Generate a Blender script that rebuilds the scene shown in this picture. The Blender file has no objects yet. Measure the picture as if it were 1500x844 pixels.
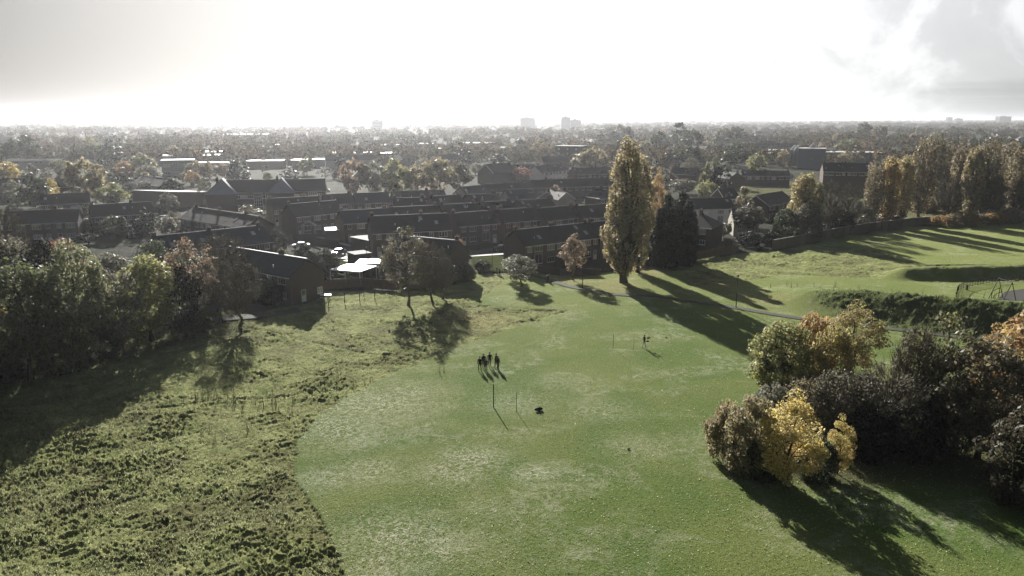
import bpy, math, random
import numpy as np
from mathutils import Vector, Matrix

S = bpy.context.scene
COL = S.collection
# ------------------------------------------------------------------ camera, sky, sun, exposure
CH = 30.0                                  # drone height in metres
FOC, CXP, CYP = 1071.0, 750.0, 422.0
PITCH = math.atan(248.0 / 1071.0)
cam_d = bpy.data.cameras.new('camera'); cam = bpy.data.objects.new('camera', cam_d); COL.objects.link(cam)
cam.location = (0, 0, CH); cam.rotation_euler = (math.pi / 2 - PITCH, 0, 0)
cam_d.angle_x = 2 * math.atan(750.0 / 1071.0); cam_d.clip_start = 0.5; cam_d.clip_end = 60000
S.camera = cam
SUN_AZ, SUN_EL = math.radians(-15.0), math.radians(23.0)      # azimuth measured from +Y towards +X
SD = Vector((math.sin(SUN_AZ) * math.cos(SUN_EL), math.cos(SUN_AZ) * math.cos(SUN_EL), math.sin(SUN_EL)))
sl = bpy.data.lights.new('sun', 'SUN'); sl.energy = 5.0; sl.angle = math.radians(0.5); sl.color = (1.0, 0.96, 0.90)
so = bpy.data.objects.new('sun', sl); COL.objects.link(so); so.rotation_euler = (-SD).to_track_quat('-Z', 'Y').to_euler()
so.location = (-60, 200, 120)
S.view_settings.view_transform = 'Standard'; S.view_settings.look = 'None'
S.view_settings.exposure = 1.2; S.view_settings.gamma = 1.0; S.view_settings.use_curve_mapping = False
S.render.engine = 'CYCLES'
S.cycles.use_denoising = True; S.cycles.max_bounces = 5; S.cycles.diffuse_bounces = 2; S.cycles.glossy_bounces = 2
S.cycles.transmission_bounces = 3; S.cycles.volume_bounces = 1; S.cycles.transparent_max_bounces = 4
S.cycles.sample_clamp_indirect = 4.0
try: S.cycles.denoiser = 'OPENIMAGEDENOISE'
except Exception: pass

class NT:
    def __init__(s, tree): s.t = tree; s.t.nodes.clear()
    def n(s, typ, **kw):
        nd = s.t.nodes.new(typ)
        for k, v in kw.items():
            if k.startswith('i_'):
                key = k[2:]
                key = int(key) if key.isdigit() else key.replace('_', ' ')
                sock = nd.inputs[key]
                if isinstance(v, bpy.types.NodeSocket): s.t.links.new(v, sock)
                else: sock.default_value = v
            else: setattr(nd, k, v)
        return nd
    def l(s, a, b): s.t.links.new(a, b)
    def math(s, op, a, b=0.0, c=0.0, clamp=False):
        nd = s.t.nodes.new('ShaderNodeMath'); nd.operation = op; nd.use_clamp = clamp
        for i, v in enumerate((a, b, c)):
            if isinstance(v, bpy.types.NodeSocket): s.t.links.new(v, nd.inputs[i])
            else: nd.inputs[i].default_value = v
        return nd.outputs[0]
    def mix(s, f, a, b, bt='MIX'):
        nd = s.t.nodes.new('ShaderNodeMix'); nd.data_type = 'RGBA'; nd.blend_type = bt
        for i, v in ((0, f), (6, a), (7, b)):
            if isinstance(v, bpy.types.NodeSocket): s.t.links.new(v, nd.inputs[i])
            else: nd.inputs[i].default_value = v if i == 0 or len(v) == 4 else (*v, 1)
        return nd.outputs[2]
    def ramp(s, f, stops):
        nd = s.t.nodes.new('ShaderNodeValToRGB'); s.t.links.new(f, nd.inputs[0]); cr = nd.color_ramp
        while len(cr.elements) < len(stops): cr.elements.new(0.5)
        for e, (p, c) in zip(cr.elements, stops):
            e.position = p; e.color = (c, c, c, 1) if isinstance(c, (int, float)) else (*c, 1)
        return nd.outputs[0]
    def noise(s, vec, scale, detail=4, rough=0.55, dist=0.0):
        nd = s.n('ShaderNodeTexNoise'); s.t.links.new(vec, nd.inputs['Vector'])
        nd.inputs['Scale'].default_value = scale; nd.inputs['Detail'].default_value = detail
        nd.inputs['Roughness'].default_value = rough; nd.inputs['Distortion'].default_value = dist
        return nd.outputs[0]

W = bpy.data.worlds.new('World'); S.world = W; W.use_nodes = True
t = NT(W.node_tree)
sky = t.n('ShaderNodeTexSky', sky_type='NISHITA', sun_disc=False)
sky.sun_elevation = SUN_EL; sky.sun_rotation = SUN_AZ; sky.dust_density = 2.0; sky.air_density = 1.0
bg1 = t.n('ShaderNodeBackground', i_Color=sky.outputs[0], i_Strength=0.05)
tc = t.n('ShaderNodeTexCoord'); D = tc.outputs['Generated']
dt = t.n('ShaderNodeVectorMath', operation='DOT_PRODUCT'); t.l(D, dt.inputs[0]); dt.inputs[1].default_value = SD
ang = t.math('ARCCOSINE', dt.outputs['Value'])                       # angle from the sun, radians
veil = t.math('EXPONENT', t.math('MULTIPLY', t.math('POWER', t.math('DIVIDE', ang, 0.62), 2.0), -1.0))
sp = t.n('ShaderNodeSeparateXYZ', i_Vector=D)
# cloud layer mapped on a plane overhead
zz = t.math('ADD', t.math('MAXIMUM', sp.outputs['Z'], 0.0), 0.10)
cv = t.n('ShaderNodeCombineXYZ', i_X=t.math('DIVIDE', sp.outputs['X'], zz), i_Y=t.math('DIVIDE', sp.outputs['Y'], zz), i_Z=0.0)
cn = t.noise(cv.outputs[0], 0.55, 8, 0.6, 0.5)
cn2 = t.noise(D, 5.0, 9, 0.58, 0.6)
# how much the big bank of cloud towards +X (azimuth beyond 20 degrees) shows
az = t.math('ARCTAN2', sp.outputs['X'], sp.outputs['Y'])
rmask = t.ramp(t.math('ADD', t.math('MULTIPLY', az, 1.0), 0.5), [(0.70, 0.0), (1.0, 1.0)])     # smooth from az .2 to .5 rad
lmask = t.ramp(t.math('ADD', t.math('MULTIPLY', az, -1.0), 0.2), [(0.26, 0.0), (0.92, 1.0)])
puff = t.ramp(cn2, [(0.34, 0.92), (0.44, 1.0), (0.52, 1.45), (0.60, 1.3), (0.75, 0.88)])
soft = t.ramp(cn, [(0.3, 0.8), (0.7, 1.15)])
base = t.math('ADD', t.math('MULTIPLY', veil, 0.95), 0.24)
base = t.math('MULTIPLY', base, soft)
f1 = t.math('ADD', 1.0, t.math('MULTIPLY', t.math('SUBTRACT', puff, 1.0), t.math('MULTIPLY', rmask, 0.8)))
f2 = t.math('SUBTRACT', 1.0, t.math('MULTIPLY', lmask, 0.80))
base = t.math('MINIMUM', t.math('MULTIPLY', base, 1.3), 0.47)
lum = t.math('MULTIPLY', t.math('MULTIPLY', base, f1), f2)
# the veil thins out away from the sun and overhead, where the blue sky takes over
fall = t.ramp(t.math('DIVIDE', ang, math.pi), [(0.17, 1.0), (0.45, 0.14), (1.0, 0.10)])
high = t.ramp(sp.outputs['Z'], [(0.16, 1.0), (0.5, 0.28), (1.0, 0.15)])
lum = t.math('MULTIPLY', t.math('MULTIPLY', lum, fall), high)
bg2 = t.n('ShaderNodeBackground', i_Color=(0.965, 0.98, 1.0, 1), i_Strength=lum)
el = t.math('ARCSINE', sp.outputs['Z'])
cover = t.ramp(t.math('DIVIDE', el, 1.5708), [(0.0, 0.96), (0.12, 0.94), (0.35, 0.55), (1.0, 0.35)])      # thick cloud and haze low down, thinner veil overhead
ad = t.n('ShaderNodeMixShader', i_0=cover); t.l(bg1.outputs[0], ad.inputs[1]); t.l(bg2.outputs[0], ad.inputs[2])
wo = t.n('ShaderNodeOutputWorld'); t.l(ad.outputs[0], wo.inputs[0])

# ------------------------------------------------------------------ pixel (of the 1500x844 photograph) <-> place
CP, SP = math.cos(PITCH), math.sin(PITCH)
def U(px, py, z=0.0):
    a, b = (px - CXP) / FOC, (CYP - py) / FOC
    d = (a, CP + b * SP, -SP + b * CP)
    k = (z - CH) / d[2]
    return Vector((d[0] * k, d[1] * k, z))
def P(v):
    x, y, z = v[0], v[1], v[2] - CH
    dz = y * CP - z * SP; up = y * SP + z * CP
    return (CXP + FOC * x / dz, CYP - FOC * up / dz, dz)
def h_at(y, py):                              # height of the thing whose top shows at row py and whose base is at plan distance y
    b = (CYP - py) / FOC
    return CH + y * (-SP + b * CP) / (CP + b * SP)
def depth(y, z=0.0): return y * CP + (CH - z) * SP

# ------------------------------------------------------------------ vectorised noise
def perlin(x, y, seed=0):
    xi = np.floor(x).astype(np.int64); yi = np.floor(y).astype(np.int64); xf = x - xi; yf = y - yi
    def g(ix, iy, dx, dy):
        h = (ix * 374761393 + iy * 668265263 + seed * 974711) & 0xffffffff
        h = ((h ^ (h >> 13)) * 1274126177) & 0xffffffff; h ^= h >> 16
        a = (h & 0xffff) * (2 * math.pi / 65536.0)
        return np.cos(a) * dx + np.sin(a) * dy
    u = xf * xf * xf * (xf * (xf * 6 - 15) + 10); v = yf * yf * yf * (yf * (yf * 6 - 15) + 10)
    a = g(xi, yi, xf, yf); b = g(xi + 1, yi, xf - 1, yf); c = g(xi, yi + 1, xf, yf - 1); d = g(xi + 1, yi + 1, xf - 1, yf - 1)
    return (a + u * (b - a)) * (1 - v) + (c + u * (d - c)) * v
def sstep(a, b, x): 
    tt = np.clip((x - a) / (b - a), 0, 1); return tt * tt * (3 - 2 * tt)
def poly_in(x, y, pts):
    ins = np.zeros(x.shape, bool); n = len(pts)
    for i in range(n):
        x0, y0 = pts[i][:2]; x1, y1 = pts[(i + 1) % n][:2]
        if y0 == y1: continue
        c = ((y0 > y) != (y1 > y)) & (x < (x1 - x0) * (y - y0) / (y1 - y0) + x0); ins ^= c
    return ins
def seg_d(x, y, pts):
    best = np.full(x.shape, 1e9)
    for a, b in zip(pts[:-1], pts[1:]):
        ax, ay, bx, by = a[0], a[1], b[0], b[1]; L = (bx - ax) ** 2 + (by - ay) ** 2 + 1e-9
        k = np.clip(((x - ax) * (bx - ax) + (y - ay) * (by - ay)) / L, 0, 1)
        best = np.minimum(best, np.hypot(x - ax - k * (bx - ax), y - ay - k * (by - ay)))
    return best

# ------------------------------------------------------------------ materials
def mat(name, fn):
    m = bpy.data.materials.new(name); m.use_nodes = True; t = NT(m.node_tree); fn(t); return m
def simple(name, col, rough=0.8, spec=0.3, var=0.0, scale=1.0, metal=0.0, bump=0.0):
    def f(t):
        tc = t.n('ShaderNodeTexCoord'); c = (*col, 1)
        b = t.n('ShaderNodeBsdfPrincipled', i_Roughness=rough, i_Metallic=metal); b.inputs['Specular IOR Level'].default_value = spec
        if var:
            nz = t.noise(tc.outputs['Object'], scale, 5, 0.6)
            cc = t.mix(nz, tuple(k * (1 - var) for k in col), tuple(min(1, k * (1 + var)) for k in col)); t.l(cc, b.inputs['Base Color'])
            if bump:
                bp = t.n('ShaderNodeBump', i_Strength=bump, i_Distance=0.05, i_Height=nz); t.l(bp.outputs[0], b.inputs['Normal'])
        else: b.inputs['Base Color'].default_value = c
        o = t.n('ShaderNodeOutputMaterial'); t.l(b.outputs[0], o.inputs[0])
    return mat(name, f)
def leaf_fn(trans=0.5, hue=0.03, spec=0.22, v0=0.72, v1=0.75):
    def f(t):
        oi = t.n('ShaderNodeObjectInfo'); at = t.n('ShaderNodeAttribute', attribute_name='rnd')
        r = at.outputs['Fac']
        tc = t.n('ShaderNodeTexCoord'); nz = t.noise(tc.outputs['Object'], 0.45, 3, 0.5)
        hs = t.n('ShaderNodeHueSaturation')
        t.l(oi.outputs['Color'], hs.inputs['Color'])
        t.l(t.math('ADD', t.math('ADD', t.math('MULTIPLY', r, hue * 2), 0.5 - hue), t.math('MULTIPLY', t.math('SUBTRACT', nz, 0.45), 0.06)), hs.inputs['Hue'])
        t.l(t.math('ADD', v0, t.math('MULTIPLY', t.math('POWER', t.math('FRACT', t.math('MULTIPLY', r, 7.31)), 2.0 if v0 < .5 else 1.0), v1)), hs.inputs['Value'])
        t.l(t.math('ADD', 0.6, t.math('MULTIPLY', t.math('FRACT', t.math('MULTIPLY', r, 3.7)), 0.5)), hs.inputs['Saturation'])
        b = t.n('ShaderNodeBsdfPrincipled', i_Roughness=0.5); b.inputs['Specular IOR Level'].default_value = spec
        t.l(hs.outputs[0], b.inputs['Base Color'])
        tr = t.n('ShaderNodeBsdfTranslucent'); t.l(hs.outputs[0], tr.inputs['Color'])
        mx = t.n('ShaderNodeMixShader', i_0=trans); t.l(b.outputs[0], mx.inputs[1]); t.l(tr.outputs[0], mx.inputs[2])
        o = t.n('ShaderNodeOutputMaterial'); t.l(mx.outputs[0], o.inputs[0])
    return f
M = {}
M['leaf'] = mat('leaf', leaf_fn())
M['grass'] = mat('grass_blades', leaf_fn(trans=0.6, hue=0.03, spec=0.1, v0=0.45, v1=1.2))
M['needle'] = mat('needle', leaf_fn(trans=0.05, hue=0.01, spec=0.04))
M['twig'] = simple('twig', (0.12, 0.104, 0.080), 0.9, 0.1, 0.35, 0.8)
M['bark'] = simple('bark', (0.060, 0.050, 0.040), 0.95, 0.1, 0.4, 2.0, bump=0.6)
def brick_fn(col, col2, mortar=(0.22, 0.2, 0.18)):
    def f(t):
        tc = t.n('ShaderNodeTexCoord'); oi = t.n('ShaderNodeObjectInfo')
        sp = t.n('ShaderNodeSeparateXYZ', i_Vector=tc.outputs['Object'])
        v = t.n('ShaderNodeCombineXYZ', i_X=t.math('ADD', sp.outputs[0], sp.outputs[1]), i_Y=sp.outputs[2], i_Z=0.0)
        br = t.n('ShaderNodeTexBrick'); t.l(v.outputs[0], br.inputs['Vector'])
        br.inputs['Color1'].default_value = (*col, 1); br.inputs['Color2'].default_value = (*col2, 1); br.inputs['Mortar'].default_value = (*mortar, 1)
        br.inputs['Scale'].default_value = 1.0; br.inputs['Brick Width'].default_value = 0.225; br.inputs['Row Height'].default_value = 0.075; br.inputs['Mortar Size'].default_value = 0.006
        nz = t.noise(tc.outputs['Object'], 0.5, 6, 0.65)
        c = t.mix(t.math('MULTIPLY', nz, 0.5), br.outputs[0], tuple(k * 0.45 for k in col), 'MIX')
        c = t.mix(0.45, c, t.ramp(oi.outputs['Random'], [(0, tuple(k * .7 for k in col)), (1, tuple(k * 1.3 for k in col2))]))
        b = t.n('ShaderNodeBsdfPrincipled', i_Roughness=0.9); b.inputs['Specular IOR Level'].default_value = 0.15; t.l(c, b.inputs['Base Color'])
        bp = t.n('ShaderNodeBump', i_Strength=0.4, i_Distance=0.01, i_Height=br.outputs['Fac'], invert=True); t.l(bp.outputs[0], b.inputs['Normal'])
        o = t.n('ShaderNodeOutputMaterial'); t.l(b.outputs[0], o.inputs[0])
    return f
M['brick'] = mat('brick', brick_fn((0.110, 0.080, 0.066), (0.14, 0.100, 0.082)))
M['brick_brown'] = mat('brick_brown', brick_fn((0.12, 0.094, 0.075), (0.155, 0.12, 0.095)))
M['brick_pale'] = mat('brick_pale', brick_fn((0.26, 0.21, 0.15), (0.32, 0.26, 0.19)))
M['render'] = simple('render', (0.42, 0.39, 0.33), 0.9, 0.2, 0.18, 0.6)
M['white_wall'] = simple('white_wall', (0.78, 0.77, 0.74), 0.8, 0.2, 0.05, 0.7)
M['panel_grey'] = simple('panel_grey', (0.20, 0.22, 0.22), 0.7, 0.3, 0.12, 0.5)
def roof_fn(col, var=0.35):
    def f(t):
        tc = t.n('ShaderNodeTexCoord'); oi = t.n('ShaderNodeObjectInfo')
        sp = t.n('ShaderNodeSeparateXYZ', i_Vector=tc.outputs['Object'])
        yy = t.math('ADD', sp.outputs[2], 0.0)
        v = t.n('ShaderNodeCombineXYZ', i_X=sp.outputs[0], i_Y=t.math('MULTIPLY', sp.outputs[2], 1.6), i_Z=0.0)
        br = t.n('ShaderNodeTexBrick'); t.l(v.outputs[0], br.inputs['Vector'])
        a = tuple(k * (1 - var) for k in col); c2 = tuple(k * (1 + var) for k in col)
        br.inputs['Color1'].default_value = (*a, 1); br.inputs['Color2'].default_value = (*c2, 1); br.inputs['Mortar'].default_value = (*[k * .4 for k in col], 1)
        br.inputs['Scale'].default_value = 1.0; br.inputs['Brick Width'].default_value = 0.33; br.inputs['Row Height'].default_value = 0.3; br.inputs['Mortar Size'].default_value = 0.02
        nz = t.noise(tc.outputs['Object'], 0.35, 6, 0.65)
        c = t.mix(t.math('MULTIPLY', nz, 0.7), br.outputs[0], (0.055, 0.058, 0.045))
        c = t.mix(0.35, c, t.ramp(oi.outputs['Random'], [(0, tuple(k * .6 for k in col)), (1, tuple(k * 1.5 for k in col))]))
        b = t.n('ShaderNodeBsdfPrincipled', i_Roughness=0.75); b.inputs['Specular IOR Level'].default_value = 0.15; t.l(c, b.inputs['Base Color'])
        bp = t.n('ShaderNodeBump', i_Strength=0.8, i_Distance=0.03, i_Height=br.outputs['Fac'], invert=True); t.l(bp.outputs[0], b.inputs['Normal'])
        o = t.n('ShaderNodeOutputMaterial'); t.l(b.outputs[0], o.inputs[0])
    return f
M['roof'] = mat('roof_tiles_brown', roof_fn((0.048, 0.042, 0.040)))
M['roof_slate'] = mat('roof_slates', roof_fn((0.055, 0.058, 0.068)))
M['roof_red'] = mat('roof_tiles_red', roof_fn((0.075, 0.050, 0.040)))
M['roof_grey'] = simple('roof_sheet_grey', (0.26, 0.27, 0.27), 0.6, 0.25, 0.15, 0.4)
M['roof_white'] = simple('roof_sheet_white', (0.50, 0.50, 0.49), 0.5, 0.3, 0.2, 0.5)
M['white'] = simple('white_paint', (0.78, 0.78, 0.76), 0.4, 0.5)
M['glass'] = simple('window_glass', (0.03, 0.035, 0.04), 0.06, 0.9)
M['glass_w'] = simple('window_glass_curtained', (0.28, 0.28, 0.27), 0.12, 0.8)
M['dark'] = simple('dark_paint', (0.02, 0.02, 0.022), 0.7, 0.12)
M['steel'] = simple('steel_dark', (0.035, 0.035, 0.035), 0.7, 0.2)
M['black_cloth'] = simple('black_cloth', (0.012, 0.012, 0.014), 0.9, 0.1, 0.3, 6)
M['wood'] = simple('fence_wood', (0.13, 0.10, 0.075), 0.9, 0.15, 0.4, 1.5)
M['wood_dark'] = simple('fence_wood_dark', (0.06, 0.05, 0.042), 0.9, 0.15, 0.4, 1.5)
M['rubber'] = simple('rubber', (0.015, 0.015, 0.015), 0.8, 0.2)
M['skin'] = simple('skin', (0.38, 0.22, 0.15), 0.6, 0.3)
M['hair'] = simple('hair', (0.025, 0.018, 0.012), 0.7, 0.3)
M['chim'] = simple('terracotta', (0.28, 0.12, 0.07), 0.8, 0.2)
def carpaint(n, c): return simple('car_paint_' + n, c, 0.22, 0.6, metal=0.1)
for n, c in (('white', (0.75, 0.75, 0.74)), ('silver', (0.42, 0.43, 0.44)), ('black', (0.02, 0.02, 0.022)), ('blue', (0.03, 0.06, 0.14)), ('red', (0.25, 0.02, 0.02)), ('grey', (0.12, 0.125, 0.13))):
    M['car_' + n] = carpaint(n, c)

# ------------------------------------------------------------------ mesh helpers
class MB:
    def __init__(s): s.v = []; s.f = []; s.m = []
    def add(s, vs, fs, mi=0):
        o = len(s.v); s.v += [tuple(v) for v in vs]; s.f += [tuple(i + o for i in f) for f in fs]; s.m += [mi] * len(fs); return s
    def box(s, x0, x1, y0, y1, z0, z1, mi=0):
        vs = [(x0, y0, z0), (x1, y0, z0), (x1, y1, z0), (x0, y1, z0), (x0, y0, z1), (x1, y0, z1), (x1, y1, z1), (x0, y1, z1)]
        return s.add(vs, [(0, 3, 2, 1), (4, 5, 6, 7), (0, 1, 5, 4), (1, 2, 6, 5), (2, 3, 7, 6), (3, 0, 4, 7)], mi)
    def extr(s, prof, x0, x1, mi=0):                    # profile in (y,z) extruded along x, closed ends
        n = len(prof); vs = [(x0, y, z) for y, z in prof] + [(x1, y, z) for y, z in prof]
        fs = [(i, (i + 1) % n, n + (i + 1) % n, n + i) for i in range(n)] + [tuple(range(n))[::-1], tuple(range(n, 2 * n))]
        return s.add(vs, fs, mi)
    def tube(s, pts, rad, n=6, mi=0, cap=True):
        pts = [Vector(p) for p in pts]; o = len(s.v); ref = Vector((0.3, 0.1, 1)).normalized()
        for i, p in enumerate(pts):
            d = (pts[min(i + 1, len(pts) - 1)] - pts[max(i - 1, 0)]).normalized()
            a = d.cross(ref)
            if a.length < 0.05: a = d.cross(Vector((1, 0, 0)))
            a.normalize(); b = d.cross(a)
            r = rad[i] if isinstance(rad, (list, tuple)) else rad
            for k in range(n):
                th = 2 * math.pi * k / n; s.v.append(tuple(p + a * (r * math.cos(th)) + b * (r * math.sin(th))))
        for i in range(len(pts) - 1):
            for k in range(n):
                s.f.append((o + i * n + k, o + i * n + (k + 1) % n, o + (i + 1) * n + (k + 1) % n, o + (i + 1) * n + k)); s.m.append(mi)
        if cap:
            s.f.append(tuple(o + k for k in range(n))[::-1]); s.m.append(mi)
            s.f.append(tuple(o + (len(pts) - 1) * n + k for k in range(n))); s.m.append(mi)
        return s
    def mesh(s, name, mats, smooth=False):
        me = bpy.data.meshes.new(name); me.from_pydata(s.v, [], s.f)
        for m in (mats if isinstance(mats, (list, tuple)) else [mats]): me.materials.append(m)
        if len(me.materials) > 1: me.polygons.foreach_set('material_index', s.m)
        if smooth: me.polygons.foreach_set('use_smooth', [True] * len(s.f))
        me.update(); return me
def obj(name, me, parent=None, loc=(0, 0, 0), rz=0.0, **props):
    o = bpy.data.objects.new(name, me); COL.objects.link(o)
    if parent is not None: o.parent = parent
    o.location = loc
    if rz: o.rotation_euler = (0, 0, rz)
    for k, v in props.items():
        if v: o[k] = v
    return o
USED = set()
def thing(name, label, cat, loc, rz=0.0, group=None):
    return obj(name, None, None, loc, rz, label=label, category=cat, group=group)
def copy_thing(src, loc, rz=0, label=None, group=None, scale=None):
    r = src.copy(); COL.objects.link(r); r.location = loc; r.rotation_euler = (0, 0, rz)
    if label: r['label'] = label
    if group: r['group'] = group
    if scale: r.scale = scale
    for ch in src.children:
        c = ch.copy(); COL.objects.link(c); c.parent = r
        for g in ch.children:
            d = g.copy(); COL.objects.link(d); d.parent = c
    return r
def np_mesh(name, v, f, mats, smooth=False, attrs=None):
    me = bpy.data.meshes.new(name); k = f.shape[1]
    me.vertices.add(len(v)); me.vertices.foreach_set('co', np.ascontiguousarray(v, dtype=np.float32).ravel())
    me.loops.add(f.size); me.loops.foreach_set('vertex_index', np.ascontiguousarray(f, dtype=np.int32).ravel())
    me.polygons.add(len(f)); me.polygons.foreach_set('loop_start', np.arange(0, f.size, k, dtype=np.int32))
    me.polygons.foreach_set('loop_total', np.full(len(f), k, dtype=np.int32))
    if smooth: me.polygons.foreach_set('use_smooth', np.ones(len(f), bool))
    for m in (mats if isinstance(mats, (list, tuple)) else [mats]): me.materials.append(m)
    me.update(calc_edges=True)
    for an, (dom, arr) in (attrs or {}).items():
        a = me.attributes.new(an, 'FLOAT', dom); a.data.foreach_set('value', np.ascontiguousarray(arr, dtype=np.float32))
    return me
# ------------------------------------------------------------------ terrain
CREST1 = [U(1128, 440, 0.2), U(1160, 432, 1.2), U(1190, 427, 2.0), U(1266, 426, 3.0), U(1396, 437, 3.4), U(1500, 444, 3.2), U(1640, 454, 3.2), U(1800, 470, 3)]
CREST2 = [U(1285, 404, 0.3), U(1325, 393, 1.7), U(1370, 391, 2.0), U(1430, 389.5, 2.0), U(1500, 388, 2.0), U(1700, 385, 2.0)]
def crest_y(x, c):
    xs = np.array([p.x for p in c]); ys = np.array([p.y for p in c]); zs = np.array([p.z for p in c])
    return np.interp(x, xs, ys), np.where(x < xs[0], 0, np.interp(x, xs, zs)) * sstep(xs[0] - 3, xs[0] + 6, x)
def mounds(x, y):
    z = np.zeros_like(x); slope = np.zeros_like(x)
    for c, wf, wb in ((CREST1, 10.0, 13.0), (CREST2, 4.5, 7.0)):
        yc, hc = crest_y(x, c); d = y - yc
        pr = np.where(d < 0, 1 - sstep(0, 1, -d / wf), 1 - sstep(0, 1, d / wb))
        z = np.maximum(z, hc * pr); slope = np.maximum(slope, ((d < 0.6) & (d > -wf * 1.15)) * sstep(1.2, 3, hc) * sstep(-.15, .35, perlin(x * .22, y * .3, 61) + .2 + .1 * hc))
    return z, slope
# boundary of the mown field (left side), then everything on its right is mown
EDGE = [U(505, 860), U(497, 820), U(472, 765), U(440, 705), U(431, 675), U(440, 640), U(470, 605), U(520, 575), U(580, 545), U(650, 515), U(720, 490),
        U(790, 468), U(835, 455), U(700, 447), U(693, 443), U(720, 425), U(745, 408)]
MOWN = [(p.x, p.y) for p in EDGE] + [(U(830, 400).x, U(830, 400).y), (U(1000, 396).x, U(1000, 396).y), (U(1010, 420).x, U(1010, 420).y), (U(1100, 408).x, U(1100, 408).y), (U(1180, 400).x, U(1180, 400).y), (U(1260, 395).x, U(1260, 395).y), (160, 155), (160, 5), (-2, 5)]
ROUGH2 = [U(1060, 398), U(1130, 375), U(1190, 362), U(1280, 365), U(1345, 392), U(1290, 408), U(1160, 402), U(1085, 412)]
LAWN3 = [U(1190, 352), U(1330, 330), U(1400, 326), U(1640, 322), U(1800, 385), U(1350, 388)]
TRAILS = [[U(360, 478), U(430, 494), U(500, 508), U(572, 522), U(640, 540)], [U(100, 610), U(200, 598), U(300, 587), U(420, 578), U(520, 566)], [U(0, 690), U(60, 640), U(150, 560)]]
PATH = [U(770, 402), U(800, 409), U(830, 419), U(870, 427), U(905, 432), U(950, 434), U(990, 439), U(1050, 447), U(1110, 457), U(1165, 466), U(1240, 475), U(1330, 485), U(1430, 497), U(1600, 508)]
LEAFY = [(U(905, 420), 7.5), (U(843, 412), 4.5), (U(945, 400), 6), (U(1045, 416), 7), (U(1110, 437), 6), (U(700, 468), 6.5), (U(660, 462), 4)]
TOWN = [U(-60, 392), U(100, 415), U(300, 447), U(424, 447), U(474, 426), U(588, 427), U(664, 416), U(690, 401), U(748, 398), U(800, 401), U(905, 399), U(966, 389), U(1078, 371), U(1132, 367), U(1225, 348), U(1330, 333), U(1364, 330), U(1500, 322), U(1700, 318)]
WORN = [(545, 592, 5, .9), (490, 625, 3.5, .9), (600, 575, 3.5, .7), (692, 672, 2.2, 1), (665, 690, 2.4, .8), (782, 692, 1.6, .9), (535, 690, 2.2, .8), (520, 640, 3, .7), (585, 790, 3.2, .8), (640, 800, 2.2, .8), (755, 590, 3, .6), (880, 600, 2.5, .6), (930, 655, 2.2, .5), (820, 560, 3, .4), (1040, 640, 2, .4), (560, 830, 2.5, .7), (480, 700, 2, .7), (710, 740, 1.5, .5)]
def lin2(rows, cols, X, Y):
    i = np.arange(rows - 1)[:, None] * cols + np.arange(cols - 1)[None, :]
    return np.stack([i, i + 1, i + cols + 1, i + cols], -1).reshape(-1, 4)
def surface(x, y):
    z, slope = mounds(x, y)
    mown = poly_in(x + perlin(x * .3, y * .3, 5) * .5 + perlin(x * 3, y * 3, 7) * .28, y + perlin(x * .3, y * .3, 6) * .5 + perlin(x * 3, y * 3, 8) * .35, MOWN)
    for pl in ([(p.x, p.y) for p in LAWN3],): mown |= poly_in(x, y, pl)
    mown &= ~poly_in(x, y, [(p.x, p.y) for p in ROUGH2])
    rough = np.where(mown, 0.0, 1.0) * (y < 175)
    rough = np.maximum(rough, slope)
    return z, slope, rough
def tussock(x, y):
    wx = x + perlin(x * .45, y * .45, 81) * 1.6; wy = y + perlin(x * .45, y * .45, 82) * 1.6
    near = np.clip(1.25 - y / 500, 0.85, 1.15)
    r1 = (1 - np.abs(perlin(wx * .55, wy * .85, 1)) * 1.9) ** 2; r2 = (1 - np.abs(perlin(wx * 1.25, wy * 2.1, 2)) * 1.9) ** 2
    r3 = (1 - np.abs(perlin(wx * 2.7, wy * 4.2, 3)) * 1.8) ** 2; r4 = perlin(x * 6.1, y * 7.5, 4)
    clump = np.clip(perlin(x * .16, y * .22, 12) * 1.8 + .5, 0.2, 1.3)
    return (r1 * .22 * clump + r2 * .46 * clump + r3 * .30 + r4 * .16) * near
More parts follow.
